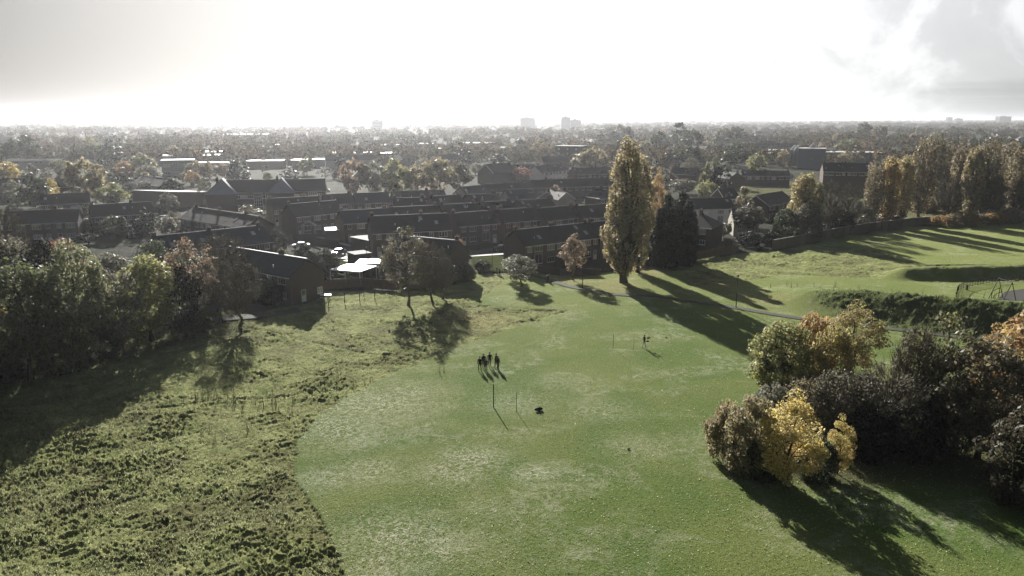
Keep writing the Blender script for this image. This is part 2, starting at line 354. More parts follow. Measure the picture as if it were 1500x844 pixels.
def build_ground():
    ys = [8.0]
    while ys[-1] < 175: ys.append(ys[-1] * 1.0 + max(0.055, ys[-1] * 0.0026))
    while ys[-1] < 26000: ys.append(ys[-1] * 1.04)
    ys = np.array(ys); cols = 860
    tt = np.linspace(-0.92, 0.92, cols)
    X = ys[:, None] * tt[None, :]; Y = np.repeat(ys[:, None], cols, 1)
    X = np.where(Y < 24, tt[None, :] * 24, X)
    x, y = X.ravel(), Y.ravel()
    z, slope, rough = surface(x, y)
    amp = rough * (0.30 + 0.28 * np.clip(perlin(x * .06, y * .06, 9) + .3, 0, 1))
    z = z + amp * (tussock(x, y) * 1.65 - .9)
    z = z + slope * (0.55 * np.maximum(perlin(x * .55, y * .6, 31), 0) + .35 * np.abs(perlin(x * 1.5, y * 1.5, 33)))
    # mown grass: small unevenness
    z = z + (1 - rough) * (perlin(x * 3.1, y * 3.4, 41) * 0.04 + perlin(x * 6.3, y * 7, 43) * 0.026 + perlin(x * .25, y * .25, 42) * 0.05) * (y < 200)
    tr = np.full(x.shape, 1e9)
    for tl in TRAILS: tr = np.minimum(tr, seg_d(x, y, tl))
    z = z - 0.22 * np.exp(-(tr / 0.32) ** 2) * rough
    # slight lip where the meadow meets the mown grass, the bend of far ground away from level
    leafy = np.zeros_like(x)
    for c, r in LEAFY:
        d = np.hypot(x - c.x, (y - c.y)); leafy = np.maximum(leafy, 1 - sstep(r * .45, r, d + perlin(x * .6, y * .6, 51) * 2.5))
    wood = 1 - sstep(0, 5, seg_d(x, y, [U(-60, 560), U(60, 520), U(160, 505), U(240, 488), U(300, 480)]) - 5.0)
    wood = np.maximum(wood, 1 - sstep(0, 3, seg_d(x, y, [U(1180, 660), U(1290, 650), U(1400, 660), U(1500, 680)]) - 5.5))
    town = sstep(-1.5, 1.5, y - np.interp(x, [p.x for p in TOWN], [p.y for p in TOWN]))
    worn = np.zeros_like(x)
    for a_, b_, r, k in WORN:
        c = U(a_, b_); worn = np.maximum(worn, k * np.exp(-(((x - c.x) / (r * 1.5)) ** 2 + ((y - c.y) / (r * 1.2)) ** 2)))
    v = np.stack([x, y, z], -1)
    me = np_mesh('ground', v, lin2(len(ys), cols, X, Y), M['ground'], True,
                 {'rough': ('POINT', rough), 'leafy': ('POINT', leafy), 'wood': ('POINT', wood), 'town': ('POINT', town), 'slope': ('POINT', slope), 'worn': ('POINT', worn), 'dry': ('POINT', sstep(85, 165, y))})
    return obj('ground', me, kind='structure')
def ground_fn(t):
    A = lambda n: t.n('ShaderNodeAttribute', attribute_name=n).outputs['Fac']
    tc = t.n('ShaderNodeTexCoord'); V = tc.outputs['Object']
    n1 = t.noise(V, 0.07, 4, 0.6, 0.6); n2 = t.noise(V, 0.45, 5, 0.65, 0.3); n3 = t.noise(V, 6.0, 3, 0.7); n4 = t.noise(V, 1.7, 5, 0.7)
    mown = t.mix(t.ramp(n1, [(0.38, 0), (0.62, 1)]), (0.052, 0.112, 0.013), (0.140, 0.165, 0.042))
    mown = t.mix(t.math('MULTIPLY', t.ramp(n4, [(0.35, 0), (0.75, 1)]), 0.6), mown, (0.150, 0.172, 0.065))
    mown = t.mix(t.math('MULTIPLY', t.ramp(t.noise(V, 9.0, 4, 0.8), [(0.38, 1), (0.55, 0)]), 0.7), mown, (0.022, 0.040, 0.010))
    # worn straw coloured patches
    mp = t.n('ShaderNodeMapping', i_Vector=V); mp.inputs['Scale'].default_value = (1.0, 1.3, 1)
    pn = t.noise(mp.outputs[0], 0.11, 3, 0.5, 0.8); pn2 = t.noise(V, 0.9, 6, 0.75, 1.0)
    mown = t.mix(t.math('MULTIPLY', A('dry'), 0.55), mown, (0.235, 0.245, 0.085))
    pn3 = t.noise(V, 2.2, 7, 0.8, 1.2)
    patch = t.math('MAXIMUM', t.math('MULTIPLY', t.math('MULTIPLY', t.ramp(pn, [(0.47, 0), (0.62, 1)]), t.ramp(pn2, [(0.44, 0), (0.62, 1)])), 0.45), t.math('MULTIPLY', A('worn'), t.ramp(pn3, [(0.47, 0), (0.57, 1)])))
    mown = t.mix(t.math('MULTIPLY', patch, 0.9), mown, (0.50, 0.47, 0.38))
    vf = t.n('ShaderNodeTexVoronoi', i_Scale=3.2, feature='F1'); t.l(V, vf.inputs['Vector'])
    fl = t.ramp(vf.outputs['Distance'], [(0.075, 1), (0.11, 0)])
    wn = t.n('ShaderNodeTexWhiteNoise'); t.l(vf.outputs['Position'], wn.inputs['Vector'])
    pick = t.math('GREATER_THAN', wn.outputs['Value'], 0.66)
    mown = t.mix(t.math('MULTIPLY', t.math('MULTIPLY', fl, pick), 0.85), mown, (0.36, 0.32, 0.19))
    rg = t.mix(t.ramp(n2, [(0.35, 0), (0.65, 1)]), (0.125, 0.145, 0.045), (0.34, 0.34, 0.15))
    rg = t.mix(t.ramp(t.noise(V, 0.12, 5, 0.7, 1.0), [(0.46, 0), (0.62, 0.85)]), rg, (0.095, 0.072, 0.045))
    rg = t.mix(t.math('MULTIPLY', t.ramp(n3, [(0.35, 1), (0.6, 0)]), 0.5), rg, (0.035, 0.042, 0.018))
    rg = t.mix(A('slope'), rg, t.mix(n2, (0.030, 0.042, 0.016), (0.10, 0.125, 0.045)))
    c = t.mix(A('rough'), mown, rg)
    lf = t.mix(t.ramp(n3, [(0.35, 0), (0.6, 1)]), (0.10, 0.085, 0.04), (0.34, 0.26, 0.12))
    c = t.mix(t.math('MULTIPLY', A('leafy'), t.ramp(t.noise(V, 2.5, 5, 0.8), [(0.42, 0), (0.58, 0.9)])), c, lf)
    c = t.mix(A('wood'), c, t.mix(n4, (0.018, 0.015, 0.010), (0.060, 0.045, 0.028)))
    tw = t.mix(t.ramp(t.noise(V, 0.06, 6, 0.7), [(0.42, 0), (0.6, 1)]), (0.022, 0.030, 0.012), (0.045, 0.043, 0.032))
    c = t.mix(A('town'), c, tw)
    b = t.n('ShaderNodeBsdfPrincipled', i_Roughness=0.9); b.inputs['Specular IOR Level'].default_value = 0.04
    t.l(c, b.inputs['Base Color']); t.l(t.math('MULTIPLY', 0.24, t.math('SUBTRACT', 1.0, A('town'))), b.inputs['Sheen Weight']); b.inputs['Sheen Roughness'].default_value = 0.5
    b.inputs['Sheen Tint'].default_value = (0.70, 0.85, 0.30, 1)
    hgt = t.math('ADD', t.math('MULTIPLY', n3, 1.0), t.math('MULTIPLY', t.noise(V, 17.0, 2, 0.6), 0.6))
    bp = t.n('ShaderNodeBump', i_Strength=1.0, i_Distance=0.16, i_Height=hgt)
    t.l(bp.outputs[0], b.inputs['Normal'])
    o = t.n('ShaderNodeOutputMaterial'); t.l(b.outputs[0], o.inputs[0])
M['ground'] = mat('ground', ground_fn)
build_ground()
def gz(x, y): return float(mounds(np.array([float(x)]), np.array([float(y)]))[0][0])
def ribbon(name, pts, w, z, m, sub=3, **kw):
    pts = [Vector((p[0], p[1], 0)) for p in pts]; out = []
    for i in range(len(pts) - 1):                             # Catmull-Rom
        p0, p1, p2, p3 = pts[max(i - 1, 0)], pts[i], pts[i + 1], pts[min(i + 2, len(pts) - 1)]
        for k in range(sub):
            s = k / sub; out.append(0.5 * ((2 * p1) + (p2 - p0) * s + (2 * p0 - 5 * p1 + 4 * p2 - p3) * s * s + (3 * p1 - p0 - 3 * p2 + p3) * s ** 3))
    out.append(pts[-1]); vs = []; n = len(out)
    for i, p in enumerate(out):
        d = (out[min(i + 1, n - 1)] - out[max(i - 1, 0)]).normalized(); s = Vector((d.y, -d.x, 0)) * w / 2
        for q in (p - s, p + s): vs.append((q.x, q.y, gz(q.x, q.y) + z))
    m_ = MB(); m_.add(vs, [(2 * i, 2 * i + 1, 2 * i + 3, 2 * i + 2) for i in range(n - 1)])
    return obj(name, m_.mesh(name, m), kind='structure', **kw)
M['asphalt'] = simple('asphalt', (0.062, 0.059, 0.055), 0.9, 0.12, 0.25, 0.8)
M['path'] = simple('path_tarmac', (0.075, 0.074, 0.060), 0.9, 0.12, 0.35, 1.2)
M['paving'] = simple('paving', (0.30, 0.29, 0.27), 0.7, 0.35, 0.2, 1.0)
ribbon('footpath', PATH, 1.45, 0.09, M['path'], 4)
ribbon('road', [U(395, 322), U(412, 336), U(440, 349), U(480, 361), U(520, 372), U(560, 384), U(600, 394)], 5.5, 0.05, M['asphalt'])
ribbon('pavement', [p + Vector((2.0, 3.9, 0)) for p in (U(412, 336), U(440, 349), U(480, 361), U(520, 372), U(552, 381))], 1.8, 0.16, M['paving'])
ribbon('road', [U(560, 388), U(640, 377), U(700, 370), U(780, 365), U(900, 360), U(1000, 352)], 5.5, 0.06, M['asphalt'])
ribbon('pavement', [p + Vector((0, -4.2, 0)) for p in (U(690, 371), U(740, 368), U(790, 364))], 1.6, 0.16, M['paving'])
ribbon('road', [U(180, 326), U(230, 322), U(300, 318), U(395, 322), U(420, 316)], 5, 0.054, M['asphalt'])
ribbon('road', [U(1000, 330), U(1100, 318), U(1180, 306)], 5, 0.054, M['asphalt'])
ribbon('drive', [U(498, 379), U(515, 372), U(535, 378), U(512, 386)], 6, 0.07, M['paving'])
ribbon('drive', [U(300, 470), U(335, 466), U(385, 462), U(440, 455)], 3.0, 0.07, M['path'])
ribbon('drive', [U(232, 460), U(330, 450), U(395, 455)], 5.0, 0.055, M['path'])
def field_fn(c1, c2, sc=0.3):
    def f(t):
        tc = t.n('ShaderNodeTexCoord'); V = tc.outputs['Object']
        nz = t.noise(V, sc, 6, 0.7, 0.8); c = t.mix(t.ramp(nz, [(0.35, 0), (0.65, 1)]), c1, c2)
        b = t.n('ShaderNodeBsdfPrincipled', i_Roughness=1.0); t.l(c, b.inputs['Base Color']); b.inputs['Specular IOR Level'].default_value = 0.0
        bp = t.n('ShaderNodeBump', i_Strength=0.8, i_Distance=0.2, i_Height=t.noise(V, 1.2, 5, 0.7)); t.l(bp.outputs[0], b.inputs['Normal'])
        o = t.n('ShaderNodeOutputMaterial'); t.l(b.outputs[0], o.inputs[0])
    return f
M['field'] = mat('field_grass', field_fn((0.07, 0.085, 0.035), (0.17, 0.16, 0.10)))
M['lawn'] = mat('garden_lawn', field_fn((0.040, 0.052, 0.020), (0.075, 0.085, 0.036), 0.6))
def patch(name, pts, z, m):
    c = MB(); c.add([(p.x, p.y, gz(p.x, p.y) + z) for p in pts], [tuple(range(len(pts)))[::-1]])
    return obj(name, c.mesh(name, m), kind='structure')
patch('field', [U(1010, 278), U(1060, 268), U(1090, 264), U(1150, 266), U(1250, 268), U(1310, 290), U(1300, 300), U(1180, 285), U(1110, 290)], 0.06, M['field'])
patch('field', [U(1308, 324), U(1308, 306), U(1335, 294), U(1390, 290), U(1450, 300), U(1400, 322)], 0.07, M['field'])
patch('lawn', [U(485, 386), U(498, 382), U(512, 384), U(520, 390), U(500, 394)], 0.09, M['lawn'])
patch('lawn', [U(690, 400), U(692, 376), U(715, 372), U(745, 377), U(752, 390), U(745, 398)], 0.10, M['lawn'])
patch('playground_surface', [U(1455, 446, 0), U(1472, 428), U(1500, 424), U(1600, 424), U(1600, 452), U(1500, 448)], 0.12, M['asphalt'])
# ------------------------------------------------------------------ trees
def leaves(cent, rad, n, size, rng, up=0.35, aspect=0.62, shell=0.6, drop=0.0, vert=0.8):
    """n diamond leaves spread over the clumps; returns verts, faces, rnd"""
    cent = np.asarray(cent); rad = np.asarray(rad); wgt = rad ** 2; idx = rng.choice(len(cent), n, p=wgt / wgt.sum())
    d = rng.normal(size=(n, 3)); d /= np.linalg.norm(d, axis=1)[:, None]
    rr = shell + (1 - shell) * rng.random(n) ** 0.5
    rr = np.where(rng.random(n) < 0.3, rng.random(n), rr)
    p = cent[idx] + d * (rad[idx] * rr)[:, None] * np.array([1, 1, vert] if vert < 1 else [.7, .7, vert])
    nr = d + rng.normal(size=(n, 3)) * 0.75; nr[:, 2] += up; nr /= np.linalg.norm(nr, axis=1)[:, None]
    a = np.cross(nr, rng.normal(size=(n, 3))); a /= np.linalg.norm(a, axis=1)[:, None]; b = np.cross(nr, a)
    s = size * (0.55 + 0.9 * rng.random(n))[:, None]
    a *= s; b *= s * aspect
    v = np.stack([p - a, p - b, p + a * 1.0 + nr * s * 0.15, p + b], 1).reshape(-1, 3)
    if drop: v[:, 2] -= drop
    return v, np.arange(n * 4).reshape(-1, 4), rng.random(n)
def limb(mb, p0, p1, r0, r1, rng, sag=0.12, k=4, n=5):
    p0, p1 = Vector(p0), Vector(p1); L = (p1 - p0).length; pts = []
    off = Vector(rng.normal(size=3)) * L * sag
    for i in range(k + 1):
        s = i / k; pts.append(p0.lerp(p1, s) + off * math.sin(math.pi * s) * 0.5 + Vector(rng.normal(size=3)) * L * 0.02 * (0 < i < k))
    mb.tube(pts, [r0 + (r1 - r0) * (i / k) for i in range(k + 1)], n, cap=False)
    return pts
TREES = {}
def tree_kind(name, seed, h, prof, nclump, clump_r, nleaf, lsize, trunk_r, bare_to, mats='leaf', nlimb=14, rise=0.5, shell=0.6, inner=0.25, lean=0.0, twigs=0, up=0.35, aspect=0.62, spread=1.0, multi=1, vert=0.8):
    """prof: list of (height fraction, radius in metres). Makes trunk + crown meshes for a tree h metres high"""
    rng = np.random.default_rng(seed); hz = np.array([p[0] for p in prof]) * h; hr = np.array([p[1] for p in prof])
    W_ = np.maximum(np.interp(np.linspace(hz[0], hz[-1], 60), hz, hr), 0.05); zs = np.linspace(hz[0], hz[-1], 60)
    cen = []; rad = []
    lob = [(rng.random() * 6.28, rng.uniform(hz[0], hz[-1]), rng.uniform(0.75, 1.28)) for _ in range(9)]
    while len(cen) < nclump:
        z = rng.choice(zs, p=W_ / W_.sum()) + rng.normal() * 0.2; R = np.interp(z, hz, hr)
        th = rng.random() * 6.283; f = 1.0
        for a, zc, g in lob:
            dd = abs((th - a + math.pi) % (2 * math.pi) - math.pi); f *= 1 + (g - 1) * math.exp(-(dd / .7) ** 2 - ((z - zc) / (h * .16)) ** 2)
        q = rng.random() ** 0.5 if rng.random() < inner else rng.uniform(0.72, 1.0)
        r = R * f * q * spread; cen.append((r * math.cos(th) + lean * z * .1, r * math.sin(th), z)); rad.append(clump_r * rng.uniform(0.6, 1.35))
    cen = np.array(cen); rad = np.array(rad)
    tb = MB(); allp = []
    for mtr in range(multi):
        ox, oy = (rng.normal() * trunk_r * 3, rng.normal() * trunk_r * 3) if multi > 1 else (0, 0)
        top = Vector((lean * h * .1 + ox * 3, oy * 3, h * 0.93)); pts = []
        for i in range(9):
            s = i / 8; w = 0.012 * h
            pts.append(Vector((ox * (1 + 2 * s) + lean * h * .1 * s + rng.normal() * w * (i > 0), oy * (1 + 2 * s) + rng.normal() * w * (i > 0), -0.35 + s * (h * 0.93 + .35))))
        tb.tube(pts, [trunk_r * (1.5 if i == 0 else 1) * (1 - 0.93 * (i / 8) ** 0.8) / multi ** .4 + 0.01 for i in range(9)], 8, cap=False); allp.append(pts)
    order = rng.permutation(len(cen))[:nlimb]
    for j in order:
        c = Vector(cen[j]); pts = allp[j % multi]; zs_ = max(bare_to * h, c.z - rise * math.hypot(c.x, c.y) - 0.1 * h * rise)
        zs_ = min(zs_, c.z - 0.05) if c.z > bare_to * h else bare_to * h * .8
        k = min(8, max(0, (zs_ + .35) / (h * 0.93 + .35) * 8)); i0 = int(min(7, k)); st = pts[i0].lerp(pts[i0 + 1], k - i0)
        r0 = trunk_r * 0.42 * (1 - 0.75 * min(1, zs_ / h)) + 0.012
        lp = limb(tb, st, c, r0, 0.012, rng, n=4)
        near = np.argsort(np.linalg.norm(cen - np.array(lp[3]), axis=1))[1:4]
        for q in near: limb(tb, lp[2], cen[q], r0 * 0.45, 0.008, rng, k=3, n=3)
    if twigs:
        tip = cen[rng.integers(0, len(cen), twigs)] + rng.normal(size=(twigs, 3)) * clump_r * 0.45
        axis_ = np.stack([np.interp(tip[:, 2], [0, h], [0, lean * h * .1]), np.zeros(twigs), tip[:, 2] - np.hypot(tip[:, 0], tip[:, 1]) * rise - .3], 1)
        dr = tip - axis_; dr /= np.linalg.norm(dr, axis=1)[:, None] + 1e-6; dr += rng.normal(size=(twigs, 3)) * 0.32; dr[:, 2] += .2
        L = rng.uniform(0.5, 1.5, twigs)[:, None] * clump_r; a = tip - dr * L * .5; b_ = tip + dr * L * .6
        sd = np.cross(dr, rng.normal(size=(twigs, 3))); sd /= np.linalg.norm(sd, axis=1)[:, None]; sd *= 0.022
        tv = np.stack([a - sd, a + sd, b_ + sd * .3, b_ - sd * .3], 1).reshape(-1, 3); o = len(tb.v)
        tb.v += [tuple(q) for q in tv]; tb.f += [tuple(o + 4 * i + k for k in range(4)) for i in range(twigs)]; tb.m += [0] * twigs
    tm = tb.mesh('trunk', M['bark'] if not twigs else M['twig'], True)
    cm = None
    if nleaf:
        v, f, r = leaves(cen, rad, nleaf, lsize, rng, up, aspect, shell, 0.0, vert)
        cm = np_mesh('crown', v, f, M[mats], False, {'rnd': ('FACE', r)})
    TREES[name] = (tm, cm, h, float(max(hr)) * 2 + clump_r)
RND = [(0.22, 1.6), (0.32, 3.4), (0.5, 4.4), (0.7, 4.1), (0.85, 2.9), (0.96, 1.0)]
TALL = [(0.16, 1.2), (0.3, 2.6), (0.5, 3.2), (0.7, 2.8), (0.86, 1.8), (0.97, 0.5)]
tree_kind('broad_a', 1, 12, RND, 150, 0.95, 9500, 0.20, 0.26, 0.18)
tree_kind('broad_b', 2, 12, [(0.15, 2.0), (0.3, 3.9), (0.5, 4.6), (0.66, 3.9), (0.85, 2.4), (0.97, 0.7)], 130, 1.05, 9500, 0.20, 0.28, 0.14)
tree_kind('broad_c', 3, 12, TALL, 130, 0.85, 8000, 0.19, 0.22, 0.14)
tree_kind('loose_a', 4, 9, [(0.28, 1.2), (0.4, 2.6), (0.6, 3.2), (0.8, 2.5), (0.95, 0.9)], 100, 0.6, 2000, 0.15, 0.17, 0.28, nlimb=40, twigs=900)
tree_kind('loose_b', 5, 9, [(0.3, 1.0), (0.45, 2.2), (0.65, 2.4), (0.85, 1.6), (0.97, 0.5)], 90, 0.6, 3200, 0.15, 0.13, 0.3, nlimb=34, twigs=500)
PF = [(0.09, 1.2), (0.16, 2.6), (0.27, 3.9), (0.4, 4.1), (0.55, 3.5), (0.72, 2.9), (0.88, 2.0), (0.97, 0.8)]
tree_kind('poplar_a', 6, 24, PF, 420, 0.55, 17000, 0.19, 0.55, 0.05, nlimb=130, rise=2.6, up=0.1, inner=0.55, vert=2.0)
tree_kind('poplar_b', 7, 20, [(0.08, .8), (0.2, 1.9), (0.4, 2.5), (0.6, 2.4), (0.8, 1.8), (0.96, 0.6)], 190, 0.75, 8500, 0.22, 0.32, 0.06, nlimb=60, rise=2.4, up=0.1, vert=2.2, inner=.5)
tree_kind('poplar_c', 8, 20, [(0.06, 1.0), (0.2, 2.3), (0.35, 3.0), (0.6, 2.9), (0.8, 2.5), (0.93, 1.6), (0.98, .6)], 150, 0.9, 4600, 0.24, 0.30, 0.06, nlimb=80, rise=2.0, twigs=1500, up=0.1, vert=2.2, inner=.5)
tree_kind('conifer', 9, 13, [(0.02, 2.0), (0.25, 2.6), (0.5, 2.4), (0.75, 1.6), (0.92, 0.7), (1.0, 0.15)], 300, 0.6, 15000, 0.21, 0.25, 0.02, mats='needle', nlimb=10, up=0.6, aspect=0.35, inner=.35)
tree_kind('yew', 10, 9, [(0.03, 2.6), (0.3, 3.7), (0.6, 3.5), (0.85, 2.2), (0.97, 0.6)], 170, 0.85, 10000, 0.19, 0.3, 0.02, mats='needle', nlimb=10, aspect=0.4)
tree_kind('bush_a', 11, 4, [(0.02, 1.3), (0.25, 2.1), (0.5, 2.3), (0.8, 1.6), (0.97, 0.6)], 100, 0.55, 6500, 0.13, 0.08, 0.05, nlimb=16, multi=4, inner=.3)
tree_kind('bush_b', 12, 6, [(0.02, 1.6), (0.3, 2.5), (0.6, 2.5), (0.85, 1.6), (0.98, 0.5)], 150, 0.6, 9500, 0.13, 0.10, 0.05, nlimb=24, multi=4, inner=.3)
tree_kind('shrub_twiggy', 13, 6, [(0.05, 1.2), (0.3, 2.4), (0.6, 3.0), (0.85, 2.4), (0.98, 1.0)], 150, 0.6, 3800, 0.11, 0.10, 0.06, nlimb=70, twigs=2600, multi=5, rise=0.9)
tree_kind('bare', 14, 12, [(0.2, 1.2), (0.4, 2.8), (0.6, 3.4), (0.8, 2.8), (0.97, 1.0)], 130, 0.7, 500, 0.14, 0.22, 0.22, nlimb=90, twigs=3000, rise=1.0)
tree_kind('birch', 15, 8, [(0.1, .9), (0.3, 1.9), (0.5, 2.2), (0.7, 1.8), (0.9, 0.9), (0.99, 0.2)], 120, 0.5, 11500, 0.085, 0.12, 0.1, nlimb=24)
# lighter versions for trees far off, which show only as clumps
tree_kind('far_round', 21, 11, RND, 75, 1.15, 1500, 0.50, 0.25, 0.18, nlimb=8)
tree_kind('far_oval', 22, 11, [(0.1, 2.0), (0.3, 4.0), (0.55, 4.4), (0.8, 2.8), (0.96, 0.8)], 60, 1.3, 1500, 0.50, 0.25, 0.14, nlimb=8)
tree_kind('far_tall', 23, 13, TALL, 60, 1.05, 1200, 0.48, 0.22, 0.12, nlimb=8)
tree_kind('far_conifer', 24, 11, [(0.03, 3.0), (0.3, 3.6), (0.6, 3.0), (0.85, 1.5), (1.0, 0.2)], 90, 0.8, 1500, 0.42, 0.3, 0.03, mats='needle', nlimb=4, up=.8)
tree_kind('far_bare', 25, 12, RND, 70, 1.1, 420, 0.42, 0.25, 0.2, nlimb=30, twigs=500)
KIND_NAME = {'conifer': 'conifer_tree', 'yew': 'evergreen_tree', 'far_conifer': 'conifer_tree', 'poplar_a': 'poplar_tree', 'poplar_b': 'poplar_tree', 'poplar_c': 'poplar_tree', 'bush_a': 'bush', 'bush_b': 'bush',
             'shrub_twiggy': 'twiggy_shrub', 'bare': 'bare_tree', 'far_bare': 'bare_tree', 'birch': 'birch_tree'}
CATS = {'garden_bush': 'bush', 'bush': 'bush', 'twiggy_shrub': 'shrub'}
trng = random.Random(77)
PLACED = []
def tree(kind, loc, h, w, colr, label, group=None, rz=None, name=None):
    tm, cm, kh, kw = TREES[kind]; nm = name or KIND_NAME.get(kind, 'tree')
    if loc.z == 0: loc = Vector((loc.x, loc.y, gz(loc.x, loc.y) if abs(loc.y) < 170 else 0))
    r = thing(nm, label, CATS.get(nm, 'tree'), loc, trng.random() * 6.28 if rz is None else rz, group)
    r.scale = (w / kw, w / kw, h / kh)
    tr_ = obj('trunk' if nm not in CATS else 'stems', tm, r)
    if cm is not None:
        c = obj('crown' if nm not in CATS else 'foliage', cm, r); c.color = (*colr, 1)
    PLACED.append((loc.x, loc.y, w)); return r
def tpx(kind, px, by, ty, wpx, colr, label, group=None):
    p = U(px, by); h = max(1.0, h_at(p.y, ty)); w = wpx / FOC * depth(p.y, h * .5)
    return tree(kind, p, h, w, colr, label, group)
C = dict(green=(0.11, 0.125, 0.055), lgreen=(0.20, 0.21, 0.105), yellow=(0.46, 0.36, 0.10), gold=(0.36, 0.22, 0.06), olive=(0.18, 0.18, 0.07), tan=(0.27, 0.225, 0.115), orange=(0.36, 0.225, 0.075),
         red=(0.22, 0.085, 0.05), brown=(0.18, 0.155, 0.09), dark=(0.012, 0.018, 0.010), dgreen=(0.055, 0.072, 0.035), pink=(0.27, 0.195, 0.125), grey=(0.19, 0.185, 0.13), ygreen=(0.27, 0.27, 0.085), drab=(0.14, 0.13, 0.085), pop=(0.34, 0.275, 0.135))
T = tpx
# left wood edge
T('broad_a', 45, 556, 386, 128, C['green'], 'big green tree at the wood edge casting the broadest shadow, its yellowing top lit')
T('broad_c', -30, 540, 392, 95, C['yellow'], 'yellow tree cut off by the picture edge beside the big green tree')
T('broad_b', 124, 530, 352, 108, C['lgreen'], 'tall pale green tree next to the big green tree, rising above its neighbours')
T('loose_a', 182, 520, 398, 92, C['grey'], 'thin olive speckled tree between the pale green tree and the yellow-topped one')
T('broad_c', 222, 499, 370, 92, C['ygreen'], 'yellow-topped tree with two trunks at the bright gap in the wood')
T('yew', 78, 500, 362, 120, C['dark'], 'black-green evergreen filling the gap behind the big green tree')
T('loose_a', 283, 474, 350, 85, C['pink'], 'thin tree with a salmon pink and rust top behind the yellow-topped tree')
T('yew', 272, 486, 395, 55, C['dark'], 'dark ivy-clad tree standing under the salmon pink tree')
T('bush_a', 288, 487, 458, 42, C['dgreen'], 'small round green bush at the end of the wood by the bare picnic lawn')
T('bare', 350, 479, 365, 80, C['drab'], 'leaning bare tree with a curved trunk in front of the brick corner house')
T('bush_b', 103, 455, 352, 60, C['red'], 'low tree with reddening leaves and a yellow tip behind the tall pale green tree')
T('broad_c', 170, 455, 368, 70, C['grey'], 'grey green tree behind the speckled olive tree')
T('broad_b', 235, 450, 352, 75, C['dgreen'], 'dull green tree between the yellow-topped tree and the long dark roof')
T('broad_a', 20, 470, 345, 95, C['drab'], 'brown green tree behind the black-green evergreen')
T('bare', 10, 430, 300, 90, C['drab'], 'bare grey tree rising over the garden at the end of the terrace')
T('broad_b', -40, 470, 330, 120, C['dgreen'], 'broad dark tree at the picture edge behind the yellow one')
T('broad_b', -70, 600, 420, 150, C['green'], 'large tree mostly outside the picture whose shade reaches the meadow corner')
T('broad_a', -130, 660, 470, 170, C['green'], 'large tree outside the picture beyond the meadow corner')
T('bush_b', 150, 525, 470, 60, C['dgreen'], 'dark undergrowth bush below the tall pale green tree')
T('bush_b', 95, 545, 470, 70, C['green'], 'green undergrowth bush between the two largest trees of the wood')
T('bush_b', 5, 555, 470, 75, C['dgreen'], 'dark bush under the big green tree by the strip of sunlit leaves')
T('bare', 318, 455, 372, 70, C['drab'], 'bare dark tree beside the wall of the brick corner house')
T('broad_c', 300, 440, 372, 60, C['dgreen'], 'dark green tree close behind the salmon pink tree')
T('bush_a', 395, 448, 408, 40, C['dark'], 'dark clipped bush by the front wall of the brick corner house')
T('bare', 330, 425, 340, 80, C['drab'], 'bare tree in front of the long dark roof')
# meadow and green
T('loose_a', 598, 446, 333, 82, C['drab'], 'thin brown tree in front of the board fence throwing the widest shade on the meadow')
T('bare', 634, 441, 352, 56, C['drab'], 'slim bare tree next to the thin brown tree at the board fence')
T('bare', 648, 437, 372, 50, C['drab'], 'short dark tree leaning by the gable of the house with the tree in front')
T('loose_b', 762, 420, 374, 56, C['grey'], 'small scrubby tree with two stems beside the footpath end')
T('loose_b', 748, 409, 376, 32, C['lgreen'], 'pale leafy young tree beside the scrubby one at the footpath end')
T('loose_b', 840, 410, 345, 44, C['pink'], 'small tree with peach leaves before the nearest terrace')
T('poplar_a', 914, 414, 203, 76, C['pop'], 'tallest tree, a broad golden brown poplar on the green')
T('poplar_b', 934, 399, 222, 46, C['pop'], 'second poplar hidden close behind the tallest one')
T('conifer', 975, 392, 287, 44, C['dark'], 'black conifer next to the tallest poplar', 'black conifers by the poplar')
T('conifer', 996, 388, 283, 46, C['dark'], 'black conifer, the middle and highest of the dark row', 'black conifers by the poplar')
T('conifer', 1007, 384, 296, 30, C['dark'], 'black conifer at the house end of the dark row', 'black conifers by the poplar')
T('conifer', 962, 390, 305, 30, C['dark'], 'lowest black conifer squeezed between the poplar and the dark row', 'black conifers by the poplar')
T('birch', 962, 330, 250, 25, C['gold'], 'orange birch glowing between the tallest poplar and the black conifers')
T('bush_a', 680, 412, 386, 34, C['grey'], 'bush with white seed heads against the gable by the board fence')
T('birch', 671, 372, 347, 20, C['orange'], 'tiny orange tree peeping over the roof behind the board fence')
T('bush_a', 708, 396, 381, 26, C['dark'], 'dark bush on the small lawn by the parked car')
T('yew', 450, 408, 360, 44, C['dgreen'], 'round clipped evergreen behind the ridge of the brick corner house')
T('yew', 478, 408, 366, 46, C['dgreen'], 'twin round evergreen nearer the carport roofs')
T('bush_a', 413, 382, 364, 16, C['lgreen'], 'small bright green bush peeping over the corner house ridge')
T('yew', 405, 372, 338, 36, C['dark'], 'dark garden tree at the end of the long dark roof')
